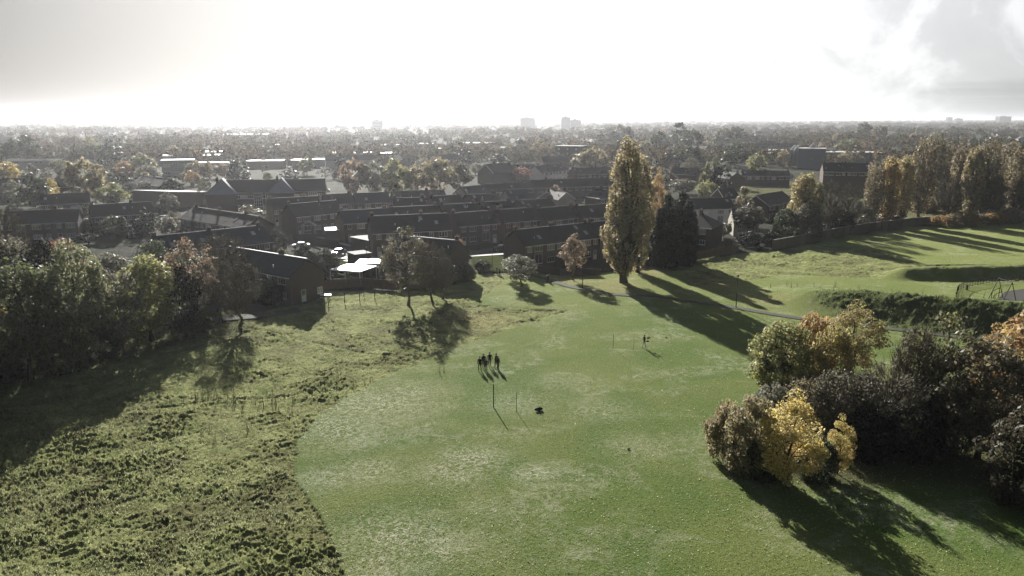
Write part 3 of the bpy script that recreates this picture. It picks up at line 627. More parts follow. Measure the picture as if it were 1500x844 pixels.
# right shrub clump
T('bush_b', 1142, 566, 474, 92, C['ygreen'], 'yellow green bush at the far left corner of the thicket, dark at its foot')
T('bush_b', 1188, 552, 462, 66, (0.40, 0.26, 0.09), 'orange tan bush in the middle of the far group')
T('birch', 1246, 548, 446, 92, (0.32, 0.26, 0.09), 'tallest olive yellow tree of the far group beside the gap of lawn')
T('bush_b', 1215, 575, 478, 60, (0.36, 0.29, 0.09), 'golden olive bush leaning against the tallest olive yellow tree')
T('shrub_twiggy', 1226, 640, 545, 100, C['grey'], 'grey brown twiggy shrub behind the yellow birch')
T('shrub_twiggy', 1290, 655, 542, 120, C['drab'], 'dark twiggy shrub in the middle of the thicket')
T('bush_a', 1128, 622, 566, 64, C['grey'], 'low pale green bush on the lawn side of the thicket')
T('bush_a', 1062, 668, 590, 58, C['tan'], 'straw coloured bush at the outermost lawn edge of the thicket')
T('bush_b', 1098, 692, 582, 84, C['tan'], 'tan bush between the straw coloured bush and the yellow birch')
T('birch', 1154, 714, 580, 104, (0.56, 0.44, 0.13), 'bright yellow birch standing in front of the thicket')
T('birch', 1226, 694, 612, 48, C['yellow'], 'small golden bush to the side of the bright yellow birch')
T('bush_b', 1195, 700, 640, 60, C['dgreen'], 'dark green bush between the yellow birch and the golden bush')
T('bush_b', 1118, 700, 645, 60, C['dgreen'], 'dark low bush at the foot of the bright yellow birch')
T('loose_a', 1368, 645, 460, 120, C['olive'], 'olive brown tree beside the gap of lawn, on a pale trunk')
T('shrub_twiggy', 1330, 640, 480, 80, C['drab'], 'thin grey shrub with feathery twigs at the lawn gap')
T('broad_a', 1430, 672, 500, 145, C['brown'], 'large speckled brown tree in the thicket below the orange one')
T('broad_c', 1490, 632, 446, 118, C['orange'], 'orange tree at the picture edge over the embankment')
T('birch', 1440, 610, 482, 66, C['orange'], 'smaller orange tree beside the orange one at the edge')
T('bush_b', 1500, 740, 600, 120, (0.075, 0.066, 0.04), 'dark brown bush at the picture edge below the speckled tree')
T('shrub_twiggy', 1400, 665, 560, 100, C['drab'], 'twiggy shrub under the speckled brown tree')
T('broad_b', 1560, 760, 520, 150, C['brown'], 'large brown tree outside the picture edge')
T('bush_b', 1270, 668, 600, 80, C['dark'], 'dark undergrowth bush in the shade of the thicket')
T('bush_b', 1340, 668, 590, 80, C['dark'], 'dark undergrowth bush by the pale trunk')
T('shrub_twiggy', 1180, 628, 556, 85, C['tan'], 'tan twiggy shrub between the far group and the yellow birch')
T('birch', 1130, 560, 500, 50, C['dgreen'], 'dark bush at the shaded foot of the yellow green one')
# right boundary trees
T('poplar_b', 1174, 346, 250, 48, (0.38, 0.31, 0.14), 'yellow plumed poplar at the near end of the long wall')
T('poplar_b', 1193, 345, 262, 21, C['lgreen'], 'slim pale poplar growing against the yellow plumed one')
T('bush_b', 1150, 352, 306, 40, C['dgreen'], 'dark bush below the yellow plumed poplar')
T('bush_b', 1180, 352, 300, 48, C['drab'], 'brown scrub at the feet of the yellow plumed poplar')
T('bare', 1212, 343, 264, 40, C['drab'], 'first bare tree past the yellow plumed poplar')
T('bare', 1240, 340, 268, 46, C['drab'], 'bare forked tree in the middle of the long wall')
T('bush_b', 1228, 341, 308, 44, C['dark'], 'dark scrub behind the middle of the long wall')
T('bush_b', 1258, 337, 298, 40, C['drab'], 'brown scrub beside the golden poplars behind the wall')
T('poplar_c', 1276, 333, 232, 32, (0.24, 0.195, 0.11), 'purple brown poplar leading the group of golden poplars')
T('poplar_b', 1296, 331, 226, 37, (0.40, 0.28, 0.10), 'golden poplar in the middle of its group, brightest at the foot')
T('poplar_b', 1318, 327, 224, 34, (0.38, 0.31, 0.14), 'yellow poplar at the field end of the golden group')
T('poplar_c', 1345, 318, 196, 37, (0.24, 0.195, 0.11), 'tall thinning poplar just past the golden group')
T('poplar_c', 1362, 305, 190, 27, (0.19, 0.17, 0.10), 'highest grey poplar of the dark row')
T('poplar_c', 1378, 300, 203, 32, (0.19, 0.17, 0.10), 'grey poplar behind the forked bare tree')
T('bare', 1388, 327, 256, 46, C['drab'], 'forked bare tree in front of the dark poplar row')
T('poplar_c', 1400, 315, 206, 36, (0.24, 0.195, 0.11), 'brown poplar next to the forked bare tree')
T('poplar_b', 1418, 322, 210, 34, C['tan'], 'ivy-lit tan poplar where the dark row meets the bramble edge')
T('poplar_c', 1436, 320, 200, 37, (0.24, 0.195, 0.11), 'brown poplar on the house side of the hidden tiled roof')
T('bare', 1452, 322, 256, 44, C['dark'], 'dark bare tree before the brown poplars')
T('poplar_c', 1462, 312, 222, 32, (0.24, 0.195, 0.11), 'shorter brown poplar under the tiled roof')
T('poplar_c', 1482, 318, 212, 37, (0.24, 0.195, 0.11), 'brown poplar last but one before the picture edge')
T('poplar_b', 1502, 320, 216, 37, C['tan'], 'tan poplar cut by the picture edge')
T('poplar_c', 1530, 322, 205, 49, (0.24, 0.195, 0.11), 'brown poplar outside the picture edge')
T('poplar_c', 1575, 325, 205, 49, (0.24, 0.195, 0.11), 'second brown poplar outside the picture edge')
T('broad_c', 1352, 288, 232, 40, C['dgreen'], 'dark green tree behind the thinning poplars')
T('yew', 1420, 296, 225, 50, C['dark'], 'black yew filling the gap in the poplar row')
T('broad_c', 1470, 300, 205, 60, C['brown'], 'rust brown tree beyond the brown poplars')
T('bush_b', 1352, 310, 288, 50, C['tan'], 'tan scrub by the rough field behind the wall')
T('bush_b', 1330, 306, 276, 40, C['gold'], 'gold scrub at the foot of the yellow poplar by the rough field')
T('bush_b', 1362, 300, 272, 56, C['drab'], 'dome of brown scrub at the back of the rough field')
for i, (px, by, w, c, lb) in enumerate([(1378, 331, 26, 'orange', 'rusty bramble bush where the long wall ends'), (1398, 331, 26, 'tan', 'tan bramble bush second past the wall end'), (1415, 330, 24, 'gold', 'gold bramble bush under the ivy-lit poplar'),
        (1436, 329, 26, 'brown', 'brown bramble bush between two golden ones'), (1456, 329, 28, 'gold', 'brightest golden bramble bush of the field edge'), (1478, 327, 28, 'tan', 'tan bramble bush below the last brown poplars'),
        (1500, 325, 28, 'brown', 'brown bramble bush at the picture edge'), (1130, 358, 30, 'dark', 'dark bramble at the near end of the long wall'), (1098, 360, 28, 'dark', 'dark garden bush behind the long wall'), (1070, 366, 22, 'grey', 'pale garden bush by the white shed roof')]):
    T('bush_a', px, by, by - 15 - (i % 3) * 3, w * 1.35, C[c], lb)
# ------------------------------------------------------------------ buildings
def win_mesh(w, h, nm, cols=2, door=False):
    f = MB(); b = 0.07; d = 0.06
    f.box(-w / 2, w / 2, -d, 0, 0, b); f.box(-w / 2, w / 2, -d, 0, h - b, h)
    f.box(-w / 2, -w / 2 + b, -d, 0, b, h - b); f.box(w / 2 - b, w / 2, -d, 0, b, h - b)
    for i in range(1, cols):
        x = -w / 2 + w * i / cols; f.box(x - b / 2, x + b / 2, -d + .004, 0, b, h - b)
    if not door: f.box(-w / 2 - .05, w / 2 + .05, -d - .08, 0, -0.07, -0.002)
    g = MB(); z0 = b if not door else h * .55
    g.box(-w / 2 + b, w / 2 - b, -0.03, -0.012, z0, h - b)
    if door: f.box(-w / 2 + b, w / 2 - b, -0.035, -.005, b, h * .55)
    return f.mesh(nm, M['white']), g.mesh('pane', M['glass']), g.mesh('pane', M['glass_w'])
WIN = {'wide': win_mesh(1.9, 1.15, 'window', 3), 'small': win_mesh(1.05, 1.1, 'window', 2), 'door': win_mesh(0.95, 2.05, 'door', 1, True), 'patio': win_mesh(1.9, 2.05, 'window', 2),
       'stair': win_mesh(2.6, 5.4, 'window', 4), 'strip': win_mesh(3.4, 1.4, 'window', 4)}
# horizontal glazing bars for the stair windows
def stairwin():
    f = MB(); w, h = 2.6, 5.4
    for i in range(6): f.box(-w / 2, w / 2, -.09, -.03, i * h / 5 - (.0 if i == 0 else .09), i * h / 5 + (.09 if i == 0 else 0))
    for i in range(5): x = -w / 2 + i * w / 4; f.box(x - .05, x + .05, -.085, -.02, 0, h)
    return f.mesh('window', M['white'])
WIN['stair'] = (stairwin(), WIN['stair'][1], WIN['stair'][2])
wrng = random.Random(5)
def window(root, kind, x, y, z, rz=0.0, pane_white=None):
    fm, g1, g2 = WIN[kind]
    wo_ = obj('door' if kind == 'door' else 'window', fm, root, (x, y, z), rz)
    obj('pane', g2 if (pane_white if pane_white is not None else wrng.random() < .4) else g1, wo_)
    return wo_
def chimney(parent, x, y, z0, z1):
    x -= parent.location.x if parent.parent is not None else 0
    m = MB(); m.box(x - .35, x + .35, y - .3, y + .3, z0, z1, 0); m.box(x - .42, x + .42, y - .37, y + .37, z1 + .001, z1 + .12, 0)
    for dx in (-.17, .17): m.tube([(x + dx, y, z1 + .121), (x + dx, y, z1 + .5)], [.11, .09], 8, 1)
    return obj('chimney', m.mesh('chimney', [M['brick'], M['chim']]), parent)
SHAR = {}
def house(name, label, pr, pl=None, vec=None, W=7.6, he=4.9, hr=7.4, wall='brick', roof='roof', unit=5.6, lower=True, gable=None, chim=True, hip=0, group=None, cat='house', ground_rel=True, wins=True, barge=False, gw=(), dormer=False, verge=0.15, lift=0):
    """pr/pl: photograph pixels of the ridge ends; or pr plus vec (world direction towards the other end, length)"""
    hr_ = hr
    R = U(*pr, hr_)
    L = U(*pl, hr_) if pl else R + Vector((vec[0], vec[1], 0)).normalized() * vec[2]
    u = R - L; u.z = 0; Ln = u.length; u.normalize(); mid = (L + R) / 2
    root = thing(name, label, cat, (mid.x, mid.y, 0), math.atan2(u.y, u.x), group)
    hw = W / 2; X0, X1 = -Ln / 2, Ln / 2
    wm = MB()
    if hip:
        wm.extr([(-hw, -.3), (hw, -.3), (hw, he), (-hw, he)], X0, X1)
    else:
        wm.extr([(-hw, -.3), (hw, -.3), (hw, he), (0, hr - .12), (-hw, he)], X0, X1)
    obj('wall', wm.mesh('wall', M[wall]), root)
    s = (hr - he) / hw; o = .32; rm = MB(); th = .16
    if hip:
        a, b_ = X0 - .35, X1 + .35; yl, yh = -hw - o, hw + o; ze = he - o * s * .5; k = hip
        for dz in (0,):
            vs = [(a, yl, ze), (b_, yl, ze), (b_, yh, ze), (a, yh, ze), (X0 + k, 0, hr), (X1 - k, 0, hr), (a, yl, ze - .15), (b_, yl, ze - .15), (b_, yh, ze - .15), (a, yh, ze - .15)]
            rm.add(vs, [(0, 1, 5, 4), (1, 2, 5), (2, 3, 4, 5), (3, 0, 4), (0, 6, 7, 1), (1, 7, 8, 2), (2, 8, 9, 3), (3, 9, 6, 0), (9, 8, 7, 6)])
    else:
        nsec = max(1, round(Ln / (unit * 2))) if wins else 1; ro = None
        for q in range(nsec):
            xa = X0 + Ln * q / nsec - (verge if q == 0 else -.015); xb = X0 + Ln * (q + 1) / nsec + (verge if q == nsec - 1 else -.015); dz = wrng.uniform(-.02, .06); xm = (xa + xb) / 2
            sm = MB(); sm.extr([(-hw - o, he - o * s + dz), (-hw - o, he - o * s + th + dz), (0, hr + th + dz), (hw + o, he - o * s + th + dz), (hw + o, he - o * s + dz), (0, hr + dz)], xa - xm, xb - xm)
            r1 = obj('roof', sm.mesh('roof', M[roof]), root, (xm, 0, 0)); ro = ro or r1
            for k in range(3):                      # skylights, vents and flues that catch the light
                if wrng.random() < .55:
                    fx = wrng.uniform(xa - xm + .8, xb - xm - .8); fy = -hw * wrng.uniform(.25, .75); zz = hr + (hr - he) / hw * fy + th + dz
                    if wrng.random() < .35:
                        sk = MB(); ang_ = (hr - he) / hw; sk.add([(fx - .4, fy - .5, zz - .5 * ang_ + .05), (fx + .4, fy - .5, zz - .5 * ang_ + .05), (fx + .4, fy + .5, zz + .5 * ang_ + .05), (fx - .4, fy + .5, zz + .5 * ang_ + .05), (fx - .4, fy - .5, zz - .5 * ang_ - .05), (fx + .4, fy - .5, zz - .5 * ang_ - .05), (fx + .4, fy + .5, zz + .5 * ang_ - .05), (fx - .4, fy + .5, zz + .5 * ang_ - .05)],
                            [(0, 1, 2, 3), (0, 4, 5, 1), (1, 5, 6, 2), (2, 6, 7, 3), (3, 7, 4, 0)]); obj('skylight', sk.mesh('skylight', M['glass_w']), r1)
                    else:
                        sk = MB(); sk.tube([(fx, fy, zz - .2), (fx, fy, zz + .45)], .10, 6); obj('flue', sk.mesh('flue', M['roof_white']), r1)
        if wins:
            for k in range(max(1, int(Ln / 11))):     # television aerials
                ax = wrng.uniform(X0 + .5, X1 - .5); am = MB(); am.tube([(ax, .3, hr - .1), (ax, .3, hr + 2.0)], .025, 4); am.tube([(ax - .5, .3, hr + 1.9), (ax + .5, .3, hr + 1.95)], .018, 4)
                for w_ in (-.4, -.15, .1, .35): am.tube([(ax + w_, .05, hr + 1.92), (ax + w_, .55, hr + 1.92)], .012, 3)
                obj('aerial', am.mesh('aerial', M['steel']), root)
    if hip: ro = obj('roof', rm.mesh('roof', M[roof]), root)
    rc = MB(); rc.box(X0 - verge + (hip or 0), X1 + verge - (hip or 0), -.12, .12, hr + (th if not hip else 0) - .02, hr + (th if not hip else 0) + .13)
    obj('ridge_cap', rc.mesh('ridge_cap', M['roof_grey'] if name == 'brick_house' else M[roof]), root)
    gt = MB(); zf = he - o * s - .06 if not hip else he - .16
    gt.box(X0 - .1, X1 + .1, -hw - o - .10, -hw - o - .004, zf - .02, zf + .12)
    obj('gutter', gt.mesh('gutter', M['white']), root)
    if barge:
        for xx in (X0 - verge - .03, X1 + verge + .002):
            bm = MB(); bm.extr([(-hw - o, he - o * s - .12), (-hw - o, he - o * s + th + .03), (0, hr + th + .03), (hw + o, he - o * s + th + .03), (hw + o, he - o * s - .12), (0, hr - .12)], xx, xx + .028)
            obj('barge_board', bm.mesh('barge_board', M['white']), root)
    n = max(1, round(Ln / unit)); un = Ln / n
    if wins:
        for i in range(n):
            x = X0 + un * (i + .5); fl = 1 if i % 2 else -1
            window(root, 'wide', x - fl * un * .18, -hw, he - 1.55); window(root, 'small', x + fl * un * .27, -hw, he - 1.50)
            if lower:
                window(root, 'wide' if wrng.random() < .7 else 'patio', x - fl * un * .18, -hw, .85 if True else 0)
                window(root, 'door', x + fl * un * .27, -hw, .05)
    if chim and not hip:
        for i in range(0, n + 1, 2):
            x = min(X1 - .6, max(X0 + .6, X0 + un * i)); chimney(ro, x, .45, hr - .6, hr + .75)
    elif chim: chimney(ro, X0 + hip * .9, .3, hr - .8, hr + .9)
    if gable:                                  # painted end wall facing +x or -x
        gm = MB(); xx = X1 + .006 if gable[0] > 0 else X0 - .036
        gm.extr([(-hw + .02, -.2), (hw - .02, -.2), (hw - .02, he - .02), (0, hr - .2), (-hw + .02, he - .02)], xx, xx + .03)
        obj('end_wall', gm.mesh('end_wall', M[gable[1]]), root)
    for side, kind, yy, zz in gw:
        window(root, kind, (X1 + (.04 if gable else .0)) if side > 0 else X0, yy, zz, math.pi / 2 if side > 0 else -math.pi / 2)
    root['len'] = Ln; del root['len']
    LAND.append((mid.x, mid.y, Ln, math.atan2(u.y, u.x), W)); 
    return root
LAND = []
H = house
# nearest houses
def dirn(a): return (math.cos(math.radians(a)), math.sin(math.radians(a)))
H('brick_house', 'nearest brick house with a white side door in its windowless-looking gable on the meadow', (448.5, 380.7), vec=(-.82, .57, 21), W=6.9, he=4.8, hr=7.1, roof='roof_slate', unit=7, gw=((1, 'door', -1.0, .1), (1, 'small', 2.5, .9)))
H('brick_house', 'brick house with a bare gable behind the board fence and the thin brown tree', (671.6, 354), vec=(-.88, .47, 13), W=7.2, he=4.9, hr=7.3, unit=7, gw=((1, 'small', -2.0, 1.0),))
# first row by the green
H('terrace', 'nearest terrace facing the footpath, its end gable beside the small lawn', (861, 327.5), (753, 338.5), W=8, gw=())
H('terrace', 'terrace end joined to the nearest one, half behind the tallest poplar', (926, 321.5), (863, 327), W=8.2, he=5.0, hr=7.5)
# second row
H('terrace', 'terrace over the parked black car, second row, with four upper windows', (840.5, 301.5), (787, 306.5), group='second row of terraces')
H('terrace', 'second row terrace between the one above the parked car and the tallest poplar', (900, 299), (843, 303), hr=7.5, group='second row of terraces')
H('terrace', 'second row terrace straight above the small lawn', (778, 305), (728, 308.5), group='second row of terraces')
H('terrace', 'second row terrace behind the tiny orange tree', (720, 309.3), (662, 313.5), group='second row of terraces')
H('terrace', 'long terrace with the tall pale brick end wall beside the bright pavement', (654, 313.5), (541, 318), hr=8.4, he=5.4, W=9, gable=None, wall='brick_brown', group='second row of terraces')
# middle left group
H('terrace', 'terrace with a white porch and low garden wall at the bend of the road', (492, 294.5), (421, 300.5), W=8, hr=7.6, group='terraces at the bend of the road')
H('terrace', 'blue roofed terrace joined to the one with the white porch', (567, 306), (497, 310), roof='roof_slate', W=8, group='terraces at the bend of the road')
H('terrace', 'terrace right below the long flats with the sunlit grey roof corners', (470, 288), (393, 292), W=8, wall='brick_pale', gable=None, group='terraces at the bend of the road')
H('terrace', 'short terrace between the flats and the wide tan trees', (514, 284), (472, 286), W=7.5)
H('terrace', 'slate roofed terrace in front of the tan red tree', (568, 282.3), (518, 284), roof='roof_slate', W=7.5)
H('terrace', 'terrace with the white box dormer in its roof', (650, 278.5), (574, 281), W=7.5, dormer=True)
H('terrace', 'third row terrace behind the pale brick end wall', (640, 301.5), (570, 305), group='third row of terraces')
H('terrace', 'third row terrace behind the middle of the small lawn', (697, 298), (645, 301), group='third row of terraces')
H('terrace', 'third row terrace in front of the cream gabled house', (748, 295), (704, 296.8), group='third row of terraces')
H('terrace', 'third row terrace in front of the twin small gables', (806, 291.5), (756, 294.5), group='third row of terraces')
H('terrace', 'fourth row terrace with a skylight', (674, 286), (630, 288.5), group='fourth row of terraces')
H('terrace', 'fourth row terrace between the two pale gabled houses', (726, 283.8), (682, 286.4), group='fourth row of terraces')
H('terrace', 'fourth row terrace hidden by the box dormer', (622, 290), (575, 291.5), group='fourth row of terraces')
H('house', 'slate roofed house with a grey rendered gable behind the fourth row', (706, 272), (674, 274.5), roof='roof_slate', wall='render', gable=None, W=8, chim=False)
H('house', 'slate roofed house with a cream gable in the middle of the town', (771, 277.3), (740, 278.6), roof='roof_slate', wall='render', W=8, hr=7.8, chim=False)
H('house', 'small house with white barge boards left of the peach garden tree'.replace('left of', 'next to'), (801, 281.5), vec=(.2, 1, 9), W=6.5, he=4.2, hr=6.4, barge=True, wins=False)
H('house', 'small pale house with white barge boards behind the peach garden tree', (830, 282), vec=(-.6, 1, 9), W=6.5, wall='render', he=4.4, hr=6.6, barge=True, wins=False)
H('house', 'hip roofed house with a light grey roof side near the tallest poplar', (888, 276), (868, 277), hip=4, W=9, he=4.6, hr=7.4, roof='roof')
H('terrace', 'long terrace with a row of seven upper windows behind the twin small gables', (884, 261), (757, 265), W=8, lower=False)
H('terrace', 'terrace behind the cream gabled house with three lit windows', (757, 268), (704, 270.5), W=8)
H('terrace', 'terrace behind the crown of the tallest poplar', (945, 260), (890, 262), W=8, lower=False)
H('house', 'brick house with a wide white edged gable facing the town trees', (711, 241), vec=(.75, .66, 15), W=12, he=5.4, hr=9.2, barge=True, wins=False, gw=())
H('terrace', 'white walled terrace with bay fronts behind the red pink tree', (824, 240), (783, 243.5), wall='white_wall', W=8, he=5.2, hr=8)
H('terrace', 'dark roofed terrace beside the red pink tree', (783, 241), (735, 242), W=8, lower=False)
H('terrace', 'dark terrace between the flats block and the tallest poplar', (898, 245), (838, 247), W=8, lower=False)
# left part
H('terrace', 'long brown terrace nearest the dark trees, with a garden fence running off its end', (116, 307), (8, 311), W=8, group='terraces near the wood')
H('terrace', 'terrace in front of the grey sheet roofed hall', (221, 296.5), (131, 301.5), W=8, group='terraces near the wood')
H('terrace', 'long black roofed terrace crossing behind the rust topped tree', (384, 331.5), (222, 348), W=9, hr=7.6, lower=True, roof='roof_slate', group='terraces near the wood')
H('terrace', 'terrace running down from the hall towards the bend in the road', (379, 318), (284, 304), W=8, he=4.6, hr=7.0, wall='brick_brown', group='terraces near the wood')
H('terrace', 'dark terrace at the picture edge below the yellow round tree', (28, 262), (-40, 264), W=8, wins=False)
H('terrace', 'dark terrace between the two round garden trees', (104, 262), (82, 263), W=8, wins=False)
H('terrace', 'terrace under the olive round tree', (130, 283), (60, 286), W=8, lower=False)
H('terrace', 'long terrace with white end strips far behind the yellow round tree', (96, 231.5), (10, 232), W=9, he=5, hr=6.4, wall='render', lower=False)
H('house', 'grey gabled house below the flat roofed school', (250, 263), (208, 258), W=9, wall='render', wins=False)
# right part
H('terrace', 'terrace behind the black conifers with white upper windows', (1068, 290.5), (1006, 292), W=8, wall='white_wall', he=5.0, hr=7.4)
H('house', 'brown house with a drainpipe on the corner and a white shed roof in its garden', (1052, 315), (1008, 312), hip=3.5, W=9, he=4.9, hr=7.6)
H('house', 'slate roofed bungalow with a pale gable beside the brown house', (1108, 306), (1072, 305.5), roof='roof_slate', wall='render', W=9, he=3.6, hr=6.8, chim=False)
H('house', 'brick house with a white edged gable on the edge of the rough field', (1075, 276.5), (1052, 277), W=9, he=4.7, hr=7.4, barge=True, chim=False)
H('house', 'brown house with white edged gable closest to the yellow plumed poplar', (1146, 281), (1108, 287), W=8, he=4.6, hr=7.2, barge=True, chim=False, roof='roof_red')
H('terrace', 'long low terrace on the far side of the rough field', (1156, 251), (1086, 250), W=8, he=4.6, hr=6.6, lower=False)
H('terrace', 'small house end beside the black conifer at the car park', (1080, 253), (1062, 251), W=8, lower=False)
H('flats', 'dark three storey flats seen between bare trees and golden poplars', (1272, 240), (1205, 239), W=11, he=9.0, hr=12, unit=4, cat='block of flats', lower=False)
H('house', 'dark roofed house among trees behind the tallest poplar', (1022, 247), (985, 246), W=9, wins=False)
H('terrace', 'terrace with a lit white dormer behind the orange birch', (1030, 231.5), (985, 232), W=8, lower=False)
H('house', 'house with a tiled roof catching the light above the brown poplars', (1478, 211), vec=(.3, 1, 12), W=12, he=6, hr=10, roof='roof_red', wins=False)
H('terrace', 'dark terrace roof in the trees above the golden poplars', (1311, 203.5), (1256, 206), W=9, lower=False)
# flats with light roof corners
fl = H('flats', 'long three storey flats with tall white stair windows and sunlit grey roof corners', (476, 262), (327, 264.5), W=11, he=6.7, hr=10.2, cat='block of flats', hip=.1, wins=False, wall='brick', chim=False)
Lf = [o for o in LAND][-1][2]
def at_px(root, px, wz):                                      # local x along the front wall for a photograph column
    best = None
    for i in range(400):
        x = -Lf / 2 + Lf * i / 399; w_ = root.matrix_world @ Vector((x, -5.5, wz)) if False else (Matrix.Translation(root.location) @ Matrix.Rotation(root.rotation_euler.z, 4, 'Z')) @ Vector((x, -5.5, wz))
        d = abs(P(w_)[0] - px)
        if best is None or d < best[0]: best = (d, x)
    return best[1]
for px in (340, 379, 396, 414, 459): window(fl, 'stair', at_px(fl, px, 3), -5.5, .9, 0, False)
for px in (349, 358, 368, 388, 425, 434, 444, 470):
    window(fl, 'small', at_px(fl, px, 3), -5.5, 1.4); window(fl, 'wide', at_px(fl, px, 3), -5.5, 4.6)
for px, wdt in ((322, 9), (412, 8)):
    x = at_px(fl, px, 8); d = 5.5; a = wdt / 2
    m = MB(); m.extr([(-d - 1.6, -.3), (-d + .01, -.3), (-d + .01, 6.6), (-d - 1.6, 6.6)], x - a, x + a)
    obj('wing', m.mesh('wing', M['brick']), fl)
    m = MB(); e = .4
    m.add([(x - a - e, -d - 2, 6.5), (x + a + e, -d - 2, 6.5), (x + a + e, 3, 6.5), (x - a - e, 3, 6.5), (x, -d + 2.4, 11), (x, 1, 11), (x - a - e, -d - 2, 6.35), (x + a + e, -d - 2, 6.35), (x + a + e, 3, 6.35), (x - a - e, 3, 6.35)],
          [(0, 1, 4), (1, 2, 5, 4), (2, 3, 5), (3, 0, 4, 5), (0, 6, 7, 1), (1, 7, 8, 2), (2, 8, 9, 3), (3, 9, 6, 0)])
    wr = obj('wing_roof', m.mesh('wing_roof', M['roof_grey']), fl)  # wing roofs in paler grey, sunlight on their hips put into the colour
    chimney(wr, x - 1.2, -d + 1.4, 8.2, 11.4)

def flat_block(name, label, pl, pr, h, dep, wall='panel_grey', roof='roof_white', cat='building', win=None, rows=1, tilt=0.0, group=None, over=.4, base_px=True, z0=None):
    """pl, pr: photograph pixels of the front bottom corners"""
    L, R = U(*pl), U(*pr); u = R - L; Ln = u.length; u.normalize(); mid = (L + R) / 2
    root = thing(name, label, cat, (mid.x, mid.y, 0), math.atan2(u.y, u.x), group)
    m = MB(); hb = h + tilt
    m.add([(-Ln / 2, 0, -.2), (Ln / 2, 0, -.2), (Ln / 2, dep, -.2), (-Ln / 2, dep, -.2), (-Ln / 2, 0, h), (Ln / 2, 0, h), (Ln / 2, dep, hb), (-Ln / 2, dep, hb)], [(4, 5, 6, 7), (0, 1, 5, 4), (1, 2, 6, 5), (2, 3, 7, 6), (3, 0, 4, 7)])
    obj('wall', m.mesh('wall', M[wall]), root)
    m = MB(); o = over; k = tilt / dep
    a, b_, c, d_ = -Ln / 2 - o, Ln / 2 + o, -o, dep + o; th = min(.35, h * .08)
    za, zb = h + k * c + .004, h + k * d_ + .004
    m.add([(a, c, za), (b_, c, za), (b_, d_, zb), (a, d_, zb), (a, c, za + th), (b_, c, za + th), (b_, d_, zb + th), (a, d_, zb + th)], [(0, 3, 2, 1), (4, 5, 6, 7), (0, 1, 5, 4), (1, 2, 6, 5), (2, 3, 7, 6), (3, 0, 4, 7)])
    obj('roof', m.mesh('roof', M[roof]), root)
    if win:
        n = max(1, int(Ln / win[1]))
        for r in range(rows):
            for i in range(n): window(root, win[0], -Ln / 2 + Ln * (i + .5) / n, 0, h / rows * r + win[2])
    LAND.append((mid.x, mid.y + dep / 2, Ln, math.atan2(u.y, u.x), dep)); return root
FB = flat_block
sc = FB('school', 'flat roofed school with a glazed bay behind the grey gabled house', (238, 258), (284, 257), 8, 12, win=('strip', 5, .8), rows=2, cat='school')
FB('school_wing', 'low school wing with a bright flat roof beside the school bay', (286, 252), (338, 252), 5, 9, cat='school', wall='brick_pale', win=('strip', 7, 1.2))
FB('hall', 'wide flat dark roofed hall above the glazed school bay', (230, 243), (320, 242), 6, 22, wall='panel_grey', roof='roof_grey', cat='hall')
FB('hall', 'long hall with a white roof far behind the glazed school bay', (272, 235.5), (328, 235.5), 6, 25, cat='hall')
FB('warehouse', 'white roofed warehouse next to the spiky dark conifer', (362, 247.5), (414, 247), 4.5, 14, cat='warehouse', wall='brick_pale')
FB('sheet_roofed_hall', 'hall with a pitched light grey sheet roof in front of the parking cars', (196, 303), (262, 306), 5.5, 17, cat='hall', wall='brick_brown', roof='roof_grey', tilt=-1.6)
FB('school', 'long school with a thin white roof edge, brick end towards the crane', (482, 240), (543, 239.5), 7, 14, cat='school', wall='brick_pale', win=('strip', 8, 1), rows=2)
FB('school', 'second long school with a shallow white roof above the wide tan trees', (557, 240.5), (608, 240), 7, 14, cat='school', wall='brick_pale', win=('strip', 8, 1), rows=2)
FB('flats', 'four storey flats with balconies near the tan trees beside the tallest poplar', (812, 241), (850, 242), 12, 14, cat='block of flats', wall='brick_brown', roof='roof_grey', win=('small', 5, .8), rows=4)
FB('school', 'low school with a long white roof on the far side of the field', (1108, 240), (1160, 240), 6.5, 16, cat='school', wall='panel_grey')
FB('school_hall', 'pale panelled school hall two storeys high with dark small windows', (1167, 247), (1207, 248), 12, 14, cat='school hall', wall='panel_grey', win=('small', 9, 6), over=.1)
FB('school', 'long white roofed school wing behind the dark flats', (1208, 240), (1290, 241), 7.5, 18, cat='school', wall='panel_grey')
for i, (px, lb) in enumerate([(1158, 'tilted white roof fin nearest the low school roof'), (1163, 'middle tilted white roof fin between two others'), (1186, 'tilted white roof fin standing apart on the panelled hall')]):
    b = U(px, 247); y = b.y + 3; f = MB(); z1 = 11 if i < 2 else 12.6
    f.add([(-.5, 0, 1 if i < 2 else 12.5), (.5, 0, 1 if i < 2 else 12.5), (.5, 0, z1), (-.5, 0, z1), (-.5 + 6, 9, z1 + 3), (.5 + 6, 9, z1 + 3), (-.5 + 6, 9, 1 if i < 2 else 12.5), (.5 + 6, 9, 1 if i < 2 else 12.5)],
          [(0, 1, 2, 3), (3, 2, 5, 4), (0, 3, 4, 6), (1, 7, 5, 2), (6, 4, 5, 7), (0, 6, 7, 1)])
    obj('roof_fin', f.mesh('roof_fin', M['roof_white']), None, (b.x, y, 0), label=lb, category='roof fin', group='white roof fins of the school')
